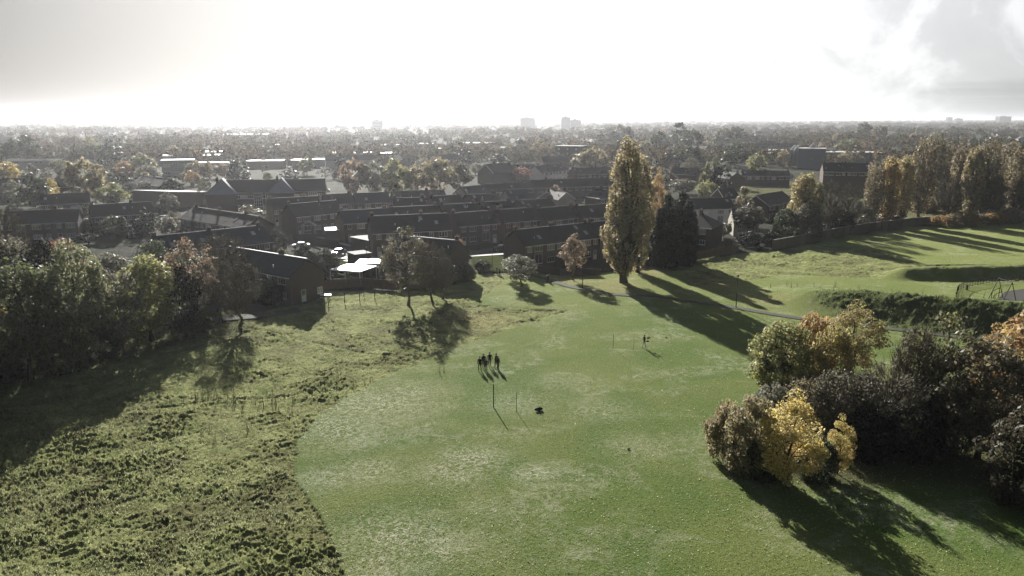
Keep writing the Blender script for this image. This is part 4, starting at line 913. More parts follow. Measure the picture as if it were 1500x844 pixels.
# garages, carports and sheds
FB('garage', 'flat white roofed garage, the smaller of two behind the long black roof', (263, 337), (281, 339), 2.3, 6, wall='brick_brown', over=.15, cat='garage')
FB('garage', 'wider flat white roofed garage behind the long black roof', (285, 342), (312, 339), 2.5, 7, wall='brick_brown', over=.15, cat='garage')
FB('garage', 'dark garage with a bright flat roof at the road bend hedge', (478, 353), (502, 352), 2.5, 5, wall='brick_brown', over=.15, cat='garage')
FB('garage', 'brick garage with a white door next to the bright pavement', (514, 364), (540, 370), 2.6, 6, wall='brick_brown', roof='roof', over=.15, cat='garage')
FB('shed', 'dark green flat roofed garden shed beside the bright drive', (521, 391), (545, 388), 2.4, 4, wall='wood_dark', roof='roof_slate', over=.1, cat='shed')
FB('shed', 'white roofed shed in the garden of the brown house with a drainpipe', (1030, 361), (1044, 358), 2.0, 3, wall='wood_dark', over=.1, cat='shed')
FB('shed', 'small shed with a white roof under the peach leaved tree', (812, 388), (822, 391), 1.9, 2, wall='wood_dark', over=.1, cat='shed')
FB('shed', 'white roofed shed behind the brown terrace fence', (105, 322), (116, 322), 4.2, 5, wall='white_wall', tilt=-1.2, cat='shed')
FB('shed', 'long low shed with a white roof behind the wall by the golden poplars', (1225, 338), (1252, 335), 2.3, 4, wall='wood_dark', over=.1, cat='shed')
FB('shed', 'short shed roof glinting behind the wall under the golden poplar', (1277, 331.5), (1290, 330.5), 2.2, 4, wall='wood_dark', over=.1, cat='shed')
FB('shed', 'low shed near the far end of the long wall', (1300, 329.5), (1322, 327), 2.2, 5, wall='wood_dark', over=.1, cat='shed')
def carport(label, pl, pr, h, dep):
    L, R = U(*pl), U(*pr); u = R - L; Ln = u.length; u.normalize(); mid = (L + R) / 2
    r = thing('carport', label, 'carport', (mid.x, mid.y, 0), math.atan2(u.y, u.x), 'white roofed carports')
    m = MB(); m.box(-Ln / 2, Ln / 2, 0, dep, h, h + .14); m.box(-Ln / 2, Ln / 2, -.05, -.003, h - .12, h + .18); obj('roof', m.mesh('roof', M['roof_white']), r)
    pm = MB(); pm.box(-.06, .06, -.06, .06, -.1, h - .003); pmesh = pm.mesh('post', M['white'])
    for i in range(3):
        for yy in (.1, dep - .1): obj('post', pmesh, r, (-Ln / 2 + .1 + (Ln - .2) * i / 2, yy, 0))
    m = MB(); m.box(-Ln / 2 + .2, Ln / 2 - .2, dep - .05, dep - .002, 0, h * .8); obj('back_panel', m.mesh('back_panel', M['wood_dark']), r)
carport('white roofed carport on posts behind the fence of the corner house', (484, 414), (528, 418), 2.4, 6)
carport('second white carport set further back beside the thin brown tree', (520, 405), (556, 405), 2.4, 5)

# ------------------------------------------------------------------ fences and walls
def fence(label, pts, h=1.8, m='wood', step=1.83, name='board_fence', cat='fence', posts=True):
    p0 = pts[0]; r = thing(name, label, cat, (p0.x, p0.y, 0), 0)
    pm = MB(); pm.box(-.05, .05, -.05, .05, -.1, h + .12); pmesh = pm.mesh('post', M[m]); cache = {}
    for a, b in zip(pts[:-1], pts[1:]):
        d = Vector((b.x - a.x, b.y - a.y, 0)); L = d.length; n = max(1, round(L / step)); rz = math.atan2(d.y, d.x); w = L / n; key = round(w, 2)
        if key not in cache:
            q = MB(); nb = 12
            for k in range(nb):
                x0 = .06 + (w - .12) * k / nb; x1 = .06 + (w - .12) * (k + 1) / nb - .012; q.box(x0, x1, -.012 if k % 2 else -.022, .012, .03, h - (.02 if k % 3 else 0))
            for zz in (.35, h - .35): q.box(.05, w - .05, .014, .06, zz, zz + .09)
            cache[key] = q.mesh('panel', M[m])
        for i in range(n):
            s = a + d * (i / n); obj('panel', cache[key], r, (s.x - p0.x, s.y - p0.y, 0), rz)
            if posts: obj('post', pmesh, r, (s.x - p0.x, s.y - p0.y, 0), rz)
    return r
fence('board fence of tall upright boards along the meadow behind the thin brown tree', [U(474, 425), U(532, 421), U(560, 424), U(588, 426), U(630, 421), U(664, 415)])
fence('wooden garden fence between the black conifers and the green', [U(966, 388), U(1010, 383), U(1040, 377), U(1078, 370)])
fence('dark garden fence running from the brown terrace to the trees', [U(38, 336), U(62, 338), U(88, 342)], 1.8, 'wood_dark')
fence('dark fence of the drive gardens', [U(455, 398), U(500, 401), U(560, 396)], 1.6, 'wood_dark')
fence('dark hedge-like fence on the road side of the garages', [U(430, 352), U(462, 358), U(498, 364)], 1.8, 'wood_dark')
fence('fence beside the parking at the terrace by the bend', [U(346, 318), U(382, 326)], 1.5, 'wood_dark')
fence('low fence line in front of the nearest terrace', [U(770, 396), U(820, 404), U(880, 404)], 1.4, 'wood_dark')
def wall_run(label, pts, h, m='brick_brown', pier=3.0, name='brick_wall'):
    p0 = pts[0]; r = thing(name, label, 'wall', (p0.x, p0.y, 0), 0)
    for a, b in zip(pts[:-1], pts[1:]):
        d = Vector((b.x - a.x, b.y - a.y, 0)); L = d.length; rz = math.atan2(d.y, d.x)
        n = max(1, round(L / pier)); w = L / n; q = MB(); q.box(.17, w - .17, -.11, .11, -.2, h); qm = q.mesh('wall_panel', M[m])
        c = MB(); c.box(.17, w - .17, -.15, .15, h + .003, h + .08); cm = c.mesh('coping', M['roof_grey'])
        pr_ = MB(); pr_.box(-.17, .17, -.17, .17, -.2, h + .1); pm = pr_.mesh('pier', M[m])
        for i in range(n):
            s = a + d * (i / n); l = (s.x - p0.x, s.y - p0.y, 0)
            obj('wall_panel', qm, r, l, rz); obj('coping', cm, r, l, rz); obj('pier', pm, r, l, rz)
wall_run('long wall between the green and the bare trees, ending at the golden poplars', [U(1132, 366), U(1180, 357), U(1225, 347), U(1270, 339.5), U(1330, 332), U(1364, 329)], 2.3)
wall_run('low garden wall with pale coping in front of the white porch', [U(430, 349), U(470, 348), U(496, 347)], .9, 'brick')
wall_run('low brick wall at the pavement below the parked black car', [U(750, 376), U(765, 378)], .8, 'brick')
# white porch
p = U(453, 343.5); r = thing('porch', 'white gabled porch on the terrace at the bend of the road', 'porch', (p.x, p.y, 0), .15)
m = MB(); m.extr([(-.1, 2.3), (-.1, 2.45), (.1, 2.45), (.1, 2.3)], -1.7, 1.7); 
for s in (-1, 1): m.add([(0, -.1, 3.6), (0, -.1, 3.35), (s * 2, -.1, 2.2), (s * 2, -.1, 2.45), (0, .9, 3.6), (0, .9, 3.35), (s * 2, .9, 2.2), (s * 2, .9, 2.45)], [(0, 1, 2, 3), (4, 7, 6, 5), (0, 3, 7, 4), (1, 5, 6, 2), (3, 2, 6, 7)])
obj('porch_roof', m.mesh('porch_roof', M['white']), r)
for s in (-1, 1): m = MB(); m.box(s * 1.5 - .07, s * 1.5 + .07, -.07, .07, 0, 2.3); obj('post', m.mesh('post', M['white']), r)
# ------------------------------------------------------------------ cars
def car_mesh(col):
    prof = [(-2.1, .45), (-2.15, .75), (-1.9, .92), (-1.15, 1.0), (-.55, 1.42), (.75, 1.46), (1.45, 1.05), (2.0, .98), (2.12, .7), (2.08, .42), (1.2, .32), (-1.2, .32)]
    secs = [(-.86, .90, .0), (-.80, 1.0, .0), (.80, 1.0, .0), (.86, .90, 0)]; m = MB(); n = len(prof); vs = []
    for y, k, _ in [(-.86, 0, 0), (-.78, 1, 0), (.78, 1, 0), (.86, 0, 0)]:
        for x, z in prof:
            inset = max(0, z - .95) * .36 * (1 if y > 0 else -1); sh = .97 if k == 0 else 1
            vs.append((x * sh, y - inset, .32 + (z - .32) * (.97 if k == 0 else 1)))
    fs = []
    for s in range(3):
        for i in range(n): fs.append((s * n + i, s * n + (i + 1) % n, (s + 1) * n + (i + 1) % n, (s + 1) * n + i))
    fs += [tuple(range(n))[::-1], tuple(range(3 * n, 4 * n))]
    m.add(vs, fs); return m.mesh('body', M[col])
def quad_box(m, pts, off):
    a = [Vector(q) for q in pts]; nrm = (a[1] - a[0]).cross(a[2] - a[0]).normalized() * off
    vs = [q + nrm for q in a] + [q - nrm * .3 for q in a]; m.add(vs, [(0, 1, 2, 3), (4, 7, 6, 5), (0, 4, 5, 1), (1, 5, 6, 2), (2, 6, 7, 3), (3, 7, 4, 0)])
CARP = {}
def car_proto():
    g = MB(); quad_box(g, [(-1.12, -.66, 1.03), (-1.12, .66, 1.03), (-.6, .58, 1.39), (-.6, -.58, 1.39)][::-1], .012); CARP['windscreen'] = g.mesh('windscreen', M['glass'])
    g = MB(); quad_box(g, [(1.40, -.66, 1.09), (1.40, .66, 1.09), (.82, .58, 1.42), (.82, -.58, 1.42)], .012); CARP['rear_window'] = g.mesh('rear_window', M['glass'])
    for s, nm in ((-1, 'a'), (1, 'b')):
        g = MB(); q = [(-1.0, s * .80, 1.02), (1.2, s * .80, 1.06), (.75, s * .69, 1.38), (-.55, s * .69, 1.36)]; quad_box(g, q if s < 0 else q[::-1], .02); CARP['side_' + nm] = g.mesh('side_window', M['glass'])
    w = MB(); w.tube([(0, -.10, 0), (0, .10, 0)], .32, 14); CARP['tyre'] = w.mesh('wheel', M['rubber'])
    w = MB(); w.tube([(0, -.11, 0), (0, .11, 0)], .19, 10); CARP['rim'] = w.mesh('rim', M['roof_grey'])
    w = MB(); w.box(-.04, .02, -.14, .14, -.06, .06); CARP['lamp'] = w.mesh('headlight', M['white'])
car_proto()
def car(label, px, py, rz, col, group=None):
    p = U(px, py); r = thing('parked_car', label, 'car', (p.x, p.y, .06), math.radians(rz), group)
    obj('body', car_mesh('car_' + col), r)
    for k in ('windscreen', 'rear_window', 'side_a', 'side_b'): obj(CARP[k].name.split('.')[0], CARP[k], r)
    for x in (-1.3, 1.3):
        for y in (-.76, .76): w = obj('wheel', CARP['tyre'], r, (x, y, .32)); obj('rim', CARP['rim'], w)
    for y in (-.6, .6): obj('headlight', CARP['lamp'], r, (-2.08, y, .68))
car('black car parked on the street by the small lawn', 735, 368, 6, 'black')
car('silver car parked in front of the sheet roofed hall, the first of two', 238, 323, 8, 'silver')
car('silver car parked in front of the sheet roofed hall near the pale tree', 271, 324, 8, 'silver')
car('white car parked at the foot of the long flats', 379, 315, 15, 'white')
car('dark car standing on the bright drive beside the garage', 496, 374, 70, 'grey')
car('white car behind the hedge glinting in the sun', 441, 364, 10, 'white')
car('white van-sized car parked beside the white porch terrace', 500, 345, 20, 'white')
for i, (px, py, c, lb) in enumerate([(1072, 262, 'white', 'white car at the start of the car park row beside the black conifer'), (1078, 262.5, 'silver', 'silver car second in the car park row'), (1084, 261.5, 'white', 'white car third in the car park row'),
        (1069, 259.5, 'blue', 'blue car behind the white ones in the car park'), (340, 309, 'blue', 'blue car in front of the first tall stair window'), (352, 310, 'silver', 'silver car under the flats beside the blue car'), (318, 332, 'white', 'white car nose at the descending terrace'),
        (463, 280, 'silver', 'silver car parked beyond the flats end'), (476, 281, 'white', 'white car parked beyond the flats end'), (470, 278, 'grey', 'grey car parked beyond the flats end behind two others'), (270, 290, 'white', 'white car between the sheet roof and the flats'), (282, 288, 'silver', 'silver car between the sheet roof and the flats')]):
    car(lb, px, py, [80, 85, 75, 10, 12, 5, 60, 10, 8, 15, 20, 12][i], c)

# ------------------------------------------------------------------ lamps, posts, goals, bin
def lamp(label, px, by, ty, group='street lamps'):
    p = U(px, by); z = gz(p.x, p.y); h = h_at(p.y, ty) - z; r = thing('street_lamp', label, 'street lamp', (p.x, p.y, z), 0, group)
    m = MB(); m.tube([(0, 0, -.1), (0, 0, 1.1)], .085, 8); m.tube([(0, 0, 1.1), (0, 0, h - .25)], [.06, .045], 8); obj('pole', m.mesh('pole', M['steel']), r)
    m = MB(); m.tube([(0, 0, h - .3), (0, 0, h - .1), (0, 0, h + .02)], [.10, .2, .12], 8); obj('lamp_head', m.mesh('lamp_head', M['steel']), r)
lamp('lamp post on the grass beside the long poplar shadow', 1078, 451, 403)
lamp('lamp post by the footpath near the peach leaved tree', 853, 423, 396)
lamp('lamp post on the embankment by the playground fence', 1398, 452, 428)
lamp('lamp post on the small lawn near the parked black car', 721, 394, 366)
lamp('lamp post behind the carport roofs', 538, 392, 362)
def post_thing(name, label, cat, px, by, ty, r0, m, group=None, head=None):
    p = U(px, by); z = gz(p.x, p.y); h = h_at(p.y, ty) - z; q = MB(); q.tube([(0, 0, -.1), (0, 0, h * .5), (0, 0, h)], r0, 8)
    o = obj(name, q.mesh(name, M[m]), None, (p.x, p.y, z), label=label, category=cat, group=group); return o, h
post_thing('goal_post', 'thick black post on the mown grass below the group of people', 'post', 723, 597, 563, .055, 'dark', 'posts on the mown grass')
post_thing('goal_post', 'thin post on the mown grass, between the thick black post and the black bag', 'post', 756.5, 603, 575, .028, 'steel', 'posts on the mown grass')
post_thing('goal_post', 'thin upright post beside the walking person, farther of the pair', 'post', 898, 511, 490, .03, 'steel', 'posts on the mown grass')
post_thing('goal_post', 'faint thin post closest to the walking person', 'post', 928, 513, 492, .022, 'roof_grey', 'posts on the mown grass')
for px, by, ty, lb in ((481, 447, 435, 'short dark post closest to the corner house'), (505, 443.5, 428, 'second dark post from the corner house'), (527, 441, 427, 'third dark post from the corner house'), (549, 437.5, 426, 'dark post under the board fence farthest from the corner house'), (533, 434, 426.5, 'small dark post behind the row in front of the board fence')):
    post_thing('knee_post', lb, 'post', px, by, ty, .06, 'dark', 'dark posts along the meadow')
for px, by, ty, lb in ((728, 401, 392, 'black bollard at the lawn corner'), (732, 402, 393.5, 'bollard beside the black one at the lawn corner')):
    post_thing('bollard', lb, 'bollard', px, by, ty, .13, 'dark', 'bollards at the small lawn')
# bin with a post at the footpath
p = U(802.5, 413); r = thing('litter_bin', 'dark litter bin on the footpath bend', 'bin', (p.x, p.y, 0), 0)
m = MB(); m.tube([(0, 0, 0), (0, 0, 1.0)], [.26, .32], 10); obj('body', m.mesh('body', M['dark']), r); m = MB(); m.tube([(0, 0, 1.003), (0, 0, 1.2), (0, 0, 1.35)], [.34, .32, .12], 10); obj('lid', m.mesh('lid', M['dark']), r)
p = U(773, 409); r = thing('litter_bin', 'black round bin beside the scrubby tree at the footpath end', 'bin', (p.x, p.y, 0), 0)
m = MB(); m.tube([(0, 0, 0), (0, 0, .9)], [.26, .3], 10); obj('body', m.mesh('body', M['dark']), r); m = MB(); m.tube([(0, 0, .903), (0, 0, 1.15)], [.31, .2], 10); obj('lid', m.mesh('lid', M['dark']), r)
# white sign lying by the house, leaning wood stand, swing, playground fence
p = U(477, 438); r = thing('picnic_table', 'white topped picnic table at the corner of the brick corner house', 'table', (p.x, p.y, 0), .2)
m = MB(); m.box(-.9, .9, -.4, .4, .72, .78); obj('table_top', m.mesh('table_top', M['white']), r)
for s in (-1, 1): m = MB(); m.box(-.9, .9, s * .7 - .13, s * .7 + .13, .43, .47); obj('bench', m.mesh('bench', M['white']), r)
for s in (-1, 1): m = MB(); m.tube([(s * .6, -.75, 0), (s * .6, -.1, .72)], .04, 6); m.tube([(s * .6, .75, 0), (s * .6, .1, .72)], .04, 6); m.box(s * .6 - .03, s * .6 + .03, -.75, .75, .37, .43); obj('leg_frame', m.mesh('leg_frame', M['steel']), r)
p = U(324, 474); r = thing('easel_stand', 'small dark A-shaped wooden stand on the pale ground near the leaning bare tree', 'stand', (p.x, p.y, 0), 0)
for q in ([(-.45, 0, 0), (.15, 0, 1.75)], [(.3, 0, 0), (.1, 0, 1.75)], [(0, .6, 0), (.12, 0, 1.7)]): m = MB(); m.tube(q, .045, 6); obj('leg', m.mesh('leg', M['dark']), r)
m = MB(); m.tube([(-.28, 0, .6), (.25, 0, .55)], .03, 6); obj('crossbar', m.mesh('crossbar', M['dark']), r)
p = U(1478, 445); z = gz(p.x, p.y); r = thing('swing', 'tall dark A-frame swing in the playground', 'swing', (p.x, p.y, z), 0)
hh = 3.6
for yy in (0, 3.4):
    for s in (-1, 1): m = MB(); m.tube([(s * 1.25, yy, 0), (0, yy, hh)], .06, 6); obj('leg', m.mesh('leg', M['dark']), r)
m = MB(); m.tube([(0, -.15, hh), (0, 3.55, hh)], .06, 6); obj('top_bar', m.mesh('top_bar', M['dark']), r)
for yy in (1.0, 2.3):
    m = MB(); m.tube([(0, yy - .22, hh), (0, yy - .22, .5)], .012, 4); m.tube([(0, yy + .22, hh), (0, yy + .22, .5)], .012, 4); c = obj('chain', m.mesh('chain', M['steel']), r)
    m = MB(); m.box(-.12, .12, yy - .25, yy + .25, .46, .5); obj('seat', m.mesh('seat', M['rubber']), r)
def railing(label, pts, h=1.2):
    p0 = pts[0]; r = thing('bow_top_railing', label, 'railing', (p0.x, p0.y, 0), 0)
    q = MB(); w = 1.0
    for zz in (.12, h - .1): q.box(0, w, -.02, .02, zz, zz + .05)
    for k in range(8): q.tube([(w * (k + .5) / 8, 0, .1), (w * (k + .5) / 8, 0, h)], .012, 4)
    q.tube([(0, 0, 0), (0, 0, h + .05)], .03, 5); pm = q.mesh('railing_panel', M['dark'])
    for a, b in zip(pts[:-1], pts[1:]):
        d = Vector((b.x - a.x, b.y - a.y, 0)); L = d.length; n = max(1, round(L / 1.0)); rz = math.atan2(d.y, d.x)
        for i in range(n):
            s = a + d * (i / n); o = obj('railing_panel', pm, r, (s.x - p0.x, s.y - p0.y, gz(s.x, s.y)), rz); o.scale = (L / n, 1, 1)
railing('dark railing bending round the playground and running along the bank', [U(1400, 437), U(1401, 431), U(1404, 426), U(1411, 423), U(1420, 420.5), U(1440, 416.5), U(1462, 413), U(1500, 410.5), U(1560, 408)])
post_thing('gate_post', 'tan gate post at the bend of the playground railing', 'post', 1416, 425, 417, .18, 'wood')
p = U(1452, 437); z = gz(p.x, p.y); r = thing('climbing_frame', 'small dark playground frame next to the swing', 'climbing frame', (p.x, p.y, z), .3)
for x in (0, 1.6): m = MB(); m.tube([(x, 0, 0), (x, 0, 1.3 + x * .3)], .06, 6); obj('post', m.mesh('post', M['dark']), r)
m = MB(); m.tube([(0, 0, 1.25), (1.6, 0, 1.75)], .06, 6); obj('top_bar', m.mesh('top_bar', M['dark']), r)
m = MB(); m.tube([(0.3, 0, 0), (.7, -.3, .9), (1.8, -.4, 1.1)], .05, 6); obj('curved_bar', m.mesh('curved_bar', M['dark']), r)
# black bags on the grass
def bag(label, px, py, s, name='holdall'):
    p = U(px, py); m = MB(); n = 12; vs = []; fs = []
    for i in range(7):
        x = -.5 + i / 6; rr = .26 * math.sin(math.pi * (i + .6) / 7.2) ** .5
        for k in range(n): a = 2 * math.pi * k / n; w_ = 1 + .1 * math.sin(3 * a + i); vs.append((x * s, rr * math.cos(a) * s * w_, (rr * math.sin(a) * .85 * w_ + .22) * s))
    for i in range(6):
        for k in range(n): fs.append((i * n + k, i * n + (k + 1) % n, (i + 1) * n + (k + 1) % n, (i + 1) * n + k))
    fs += [tuple(range(n))[::-1], tuple(range(6 * n, 7 * n))]; m.add(vs, fs)
    r = thing(name, label, 'bag', (p.x, p.y, .02), .4); obj('bag_body', m.mesh('bag_body', M['black_cloth'], True), r)
    m = MB(); m.tube([(-.22 * s, 0, .42 * s), (-.1 * s, .02, .62 * s), (.1 * s, .02, .62 * s), (.22 * s, 0, .42 * s)], .02 * s, 5); obj('handle', m.mesh('handle', M['black_cloth']), r)
bag('black holdall lying open on the mown grass next to the thin post', 789, 602, .85)
bag('tiny black bag alone on the grass towards the thicket', 921, 659, .3)
bag('tiny black bag on the grass past the walking person', 976, 495, .28)

# ------------------------------------------------------------------ people
def person(label, px, py, face, h=1.76, lean=0, step=.12, arms=((.26, 1.02, .10), (-.26, 1.02, .10)), group=None, cols=('black_cloth', 'black_cloth'), bag_=None, head_tilt=0):
    p = U(px, py); k = h / 1.76
    V = []; E = []; Rr = []
    def v(x, y, z, r): V.append((x * k, y * k, z * k)); Rr.append(r * k); return len(V) - 1
    pel = v(0, 0, .95, .14); wst = v(0, .01, 1.12, .125); che = v(0, lean * .5 + .01, 1.32, .15); nek = v(0, lean * .8, 1.50, .055); hd0 = v(0, lean + .015, 1.58, .07); hd1 = v(0, lean + .02 + head_tilt, 1.68, .088); hd2 = v(0, lean + .01 + head_tilt, 1.74, .06)
    nose = v(0, lean + .105 + head_tilt, 1.645, .014)
    E += [(pel, wst), (wst, che), (che, nek), (nek, hd0), (hd0, hd1), (hd1, hd2), (hd1, nose)]
    for s in (-1, 1):
        ear = v(s * .085, lean + head_tilt, 1.65, .016); E.append((hd1, ear))
        hip = v(s * .10, 0, .90, .105); kn = v(s * .115, s * step * .5 + .03, .50, .068); an = v(s * .12, s * step, .09, .045); to = v(s * .14, s * step + .16, .035, .04); he_ = v(s * .12, s * step - .05, .035, .035)
        E += [(pel, hip), (hip, kn), (kn, an), (an, to), (an, he_)]
        a = arms[0 if s > 0 else 1]; sh = v(s * .19, lean * .7, 1.42, .068); hx, hz, hy = abs(a[0]), a[1], a[2]
        el = v(s * (.5 * (.19 + hx) + .05), lean * .5 + hy * .2 - .04, (1.42 + hz) * .5 - .02, .045); ha = v(s * hx, hy + lean * .3, hz - .18, .034); pl = v(s * hx, hy + lean * .3 + .015, hz - .25, .035)
        E += [(che, sh), (sh, el), (el, ha), (ha, pl)]
        for q in range(4):
            f1 = v(s * hx, hy + lean * .3 + .035 - q * .02, hz - .31 - (.01 if q in (1, 2) else 0), .009); f2 = v(s * (hx - .01), hy + lean * .3 + .04 - q * .02, hz - .345 - (.012 if q in (1, 2) else 0), .007); E += [(pl, f1), (f1, f2)]
        th = v(s * (hx - .02), hy + lean * .3 + .055, hz - .26, .010); t2 = v(s * (hx - .02), hy + lean * .3 + .07, hz - .30, .008); E += [(pl, th), (th, t2)]
    me = bpy.data.meshes.new('body'); me.from_pydata(V, E, [])
    o = bpy.data.objects.new('body', me); COL.objects.link(o)
    mod = o.modifiers.new('skin', 'SKIN'); sv = me.skin_vertices[0].data
    for i, r in enumerate(Rr): sv[i].radius = (r, r * (.8 if i in (1, 2) else 1))
    sv[0].use_root = True
    sb = o.modifiers.new('sub', 'SUBSURF'); sb.levels = sb.render_levels = 1
    dg = bpy.context.evaluated_depsgraph_get(); ev = o.evaluated_get(dg); bm = bpy.data.meshes.new_from_object(ev)
    bpy.data.objects.remove(o); bm.name = 'body'
    bm.materials.clear(); bm.materials.append(M[cols[0]]); bm.materials.append(M[cols[1]]); bm.materials.append(M['skin']); bm.materials.append(M['dark'])
    for f in bm.polygons:
        c = f.center / k; f.use_smooth = True
        hand = abs(c.x) > .19 and c.z < min(arms[0][1], arms[1][1]) - .17 and c.z > .5
        f.material_index = 2 if (c.z > 1.52 or hand) else (3 if c.z < .08 else (1 if c.z < .96 and abs(c.x) < .24 else 0))
    r = thing('person', label, 'person', (p.x, p.y, .03), math.radians(face), group)
    obj('body', bm, r)
    m = MB(); vs = []; n = 10
    for i, (z, rr) in enumerate([(1.62, .085), (1.68, .108), (1.74, .10), (1.79, .05)]):
        for q in range(n):
            a = 2 * math.pi * q / n; yy = -rr * .98 * math.cos(a); yy = min(yy, .04 + .02 * i); vs.append((rr * math.sin(a) * k * .92, (yy + lean + head_tilt) * k, z * k))
    m.add(vs, [(i * n + q, i * n + (q + 1) % n, (i + 1) * n + (q + 1) % n, (i + 1) * n + q) for i in range(3) for q in range(n)] + [tuple(range(3 * n, 4 * n))])
    obj('hair', m.mesh('hair', M['hair'], True), r)
    # jacket following the torso
    m = MB(); vs = []; n = 12
    for z, rx, ry in ((.86, .20, .135), (1.0, .195, .13), (1.15, .19, .135), (1.32, .215, .15), (1.44, .19, .12), (1.50, .09, .08)):
        for q in range(n): a = 2 * math.pi * q / n; vs.append((rx * math.cos(a) * k, (ry * math.sin(a) + lean * (z - .95)) * k, z * k))
    m.add(vs, [(i * n + q, i * n + (q + 1) % n, (i + 1) * n + (q + 1) % n, (i + 1) * n + q) for i in range(5) for q in range(n)])
    obj('jacket', m.mesh('jacket', M[cols[0]], True), r)
    return r, p
G = 'people standing together on the mown grass'
M['trousers'] = simple('trousers_dark', (0.018, 0.02, 0.028), 0.9, 0.1); M['pale_cloth'] = simple('pale_cloth', (0.55, 0.53, 0.50), 0.9, 0.1); M['grey_cloth'] = simple('grey_cloth', (0.04, 0.038, 0.036), 0.9, 0.1)
person('person in dark clothes at the outer end of the group, nearest the meadow', 703, 543.5, 160, 1.80, group=G, cols=('black_cloth', 'trousers'))
person('person in dark clothes with arms bent, between the outer one and the front one', 708.5, 539.5, 200, 1.84, arms=((.22, 1.2, .2), (-.24, 1.15, .16)), group=G, cols=('black_cloth', 'trousers'))
person('shorter person in black standing in front of the group', 712, 544, 10, 1.62, group=G, step=.05, cols=('black_cloth', 'black_cloth'))
person('person in black standing apart in the middle with legs spread', 717.5, 537.5, 190, 1.86, step=.22, group=G, arms=((.3, 1.08, .05), (-.3, 1.08, .05)), cols=('black_cloth', 'trousers'))
person('person in dark clothes in the pair nearest the poplar side', 727, 539, 120, 1.84, group=G, cols=('black_cloth', 'trousers'))
person('person in a long grey coat beside another in the pair', 729.5, 542, 230, 1.74, group=G, step=.06, cols=('grey_cloth', 'grey_cloth'))
r_, pp = person('person in a dark top and pale trousers walking with bags by the thin posts', 943.5, 510, 100, 1.82, step=.2, arms=((.45, 1.35, .10), (-.40, 1.3, .15)), cols=('black_cloth', 'pale_cloth'))
def carried(label, dx, z, s, name, m='black_cloth'):
    b = MB(); n = 10; vs = []
    for i in range(6):
        x = -.5 + i / 5; rr = .25 * math.sin(math.pi * (i + .6) / 6.2) ** .5
        for q in range(n): a = 2 * math.pi * q / n; vs.append((x * s, rr * math.cos(a) * s, rr * math.sin(a) * s * .9))
    b.add(vs, [(i * n + q, i * n + (q + 1) % n, (i + 1) * n + (q + 1) % n, (i + 1) * n + q) for i in range(5) for q in range(n)] + [tuple(range(n))[::-1], tuple(range(5 * n, 6 * n))])
    r = thing(name, label, 'bag', (pp.x + dx, pp.y - .05, z), .2); obj('bag_body', b.mesh('bag_body', M[m], True), r)
    b = MB(); b.tube([(-.25 * s, 0, .2 * s), (-.1 * s, 0, .45 * s), (.1 * s, 0, .45 * s), (.25 * s, 0, .2 * s)], .02, 5); obj('strap', b.mesh('strap', M[m]), r)
carried('black bag held high at arm length by the walking person', .52, 1.42, .5, 'shoulder_bag')
carried('second black bag hanging lower from the walking person', .42, .95, .42, 'shoulder_bag')
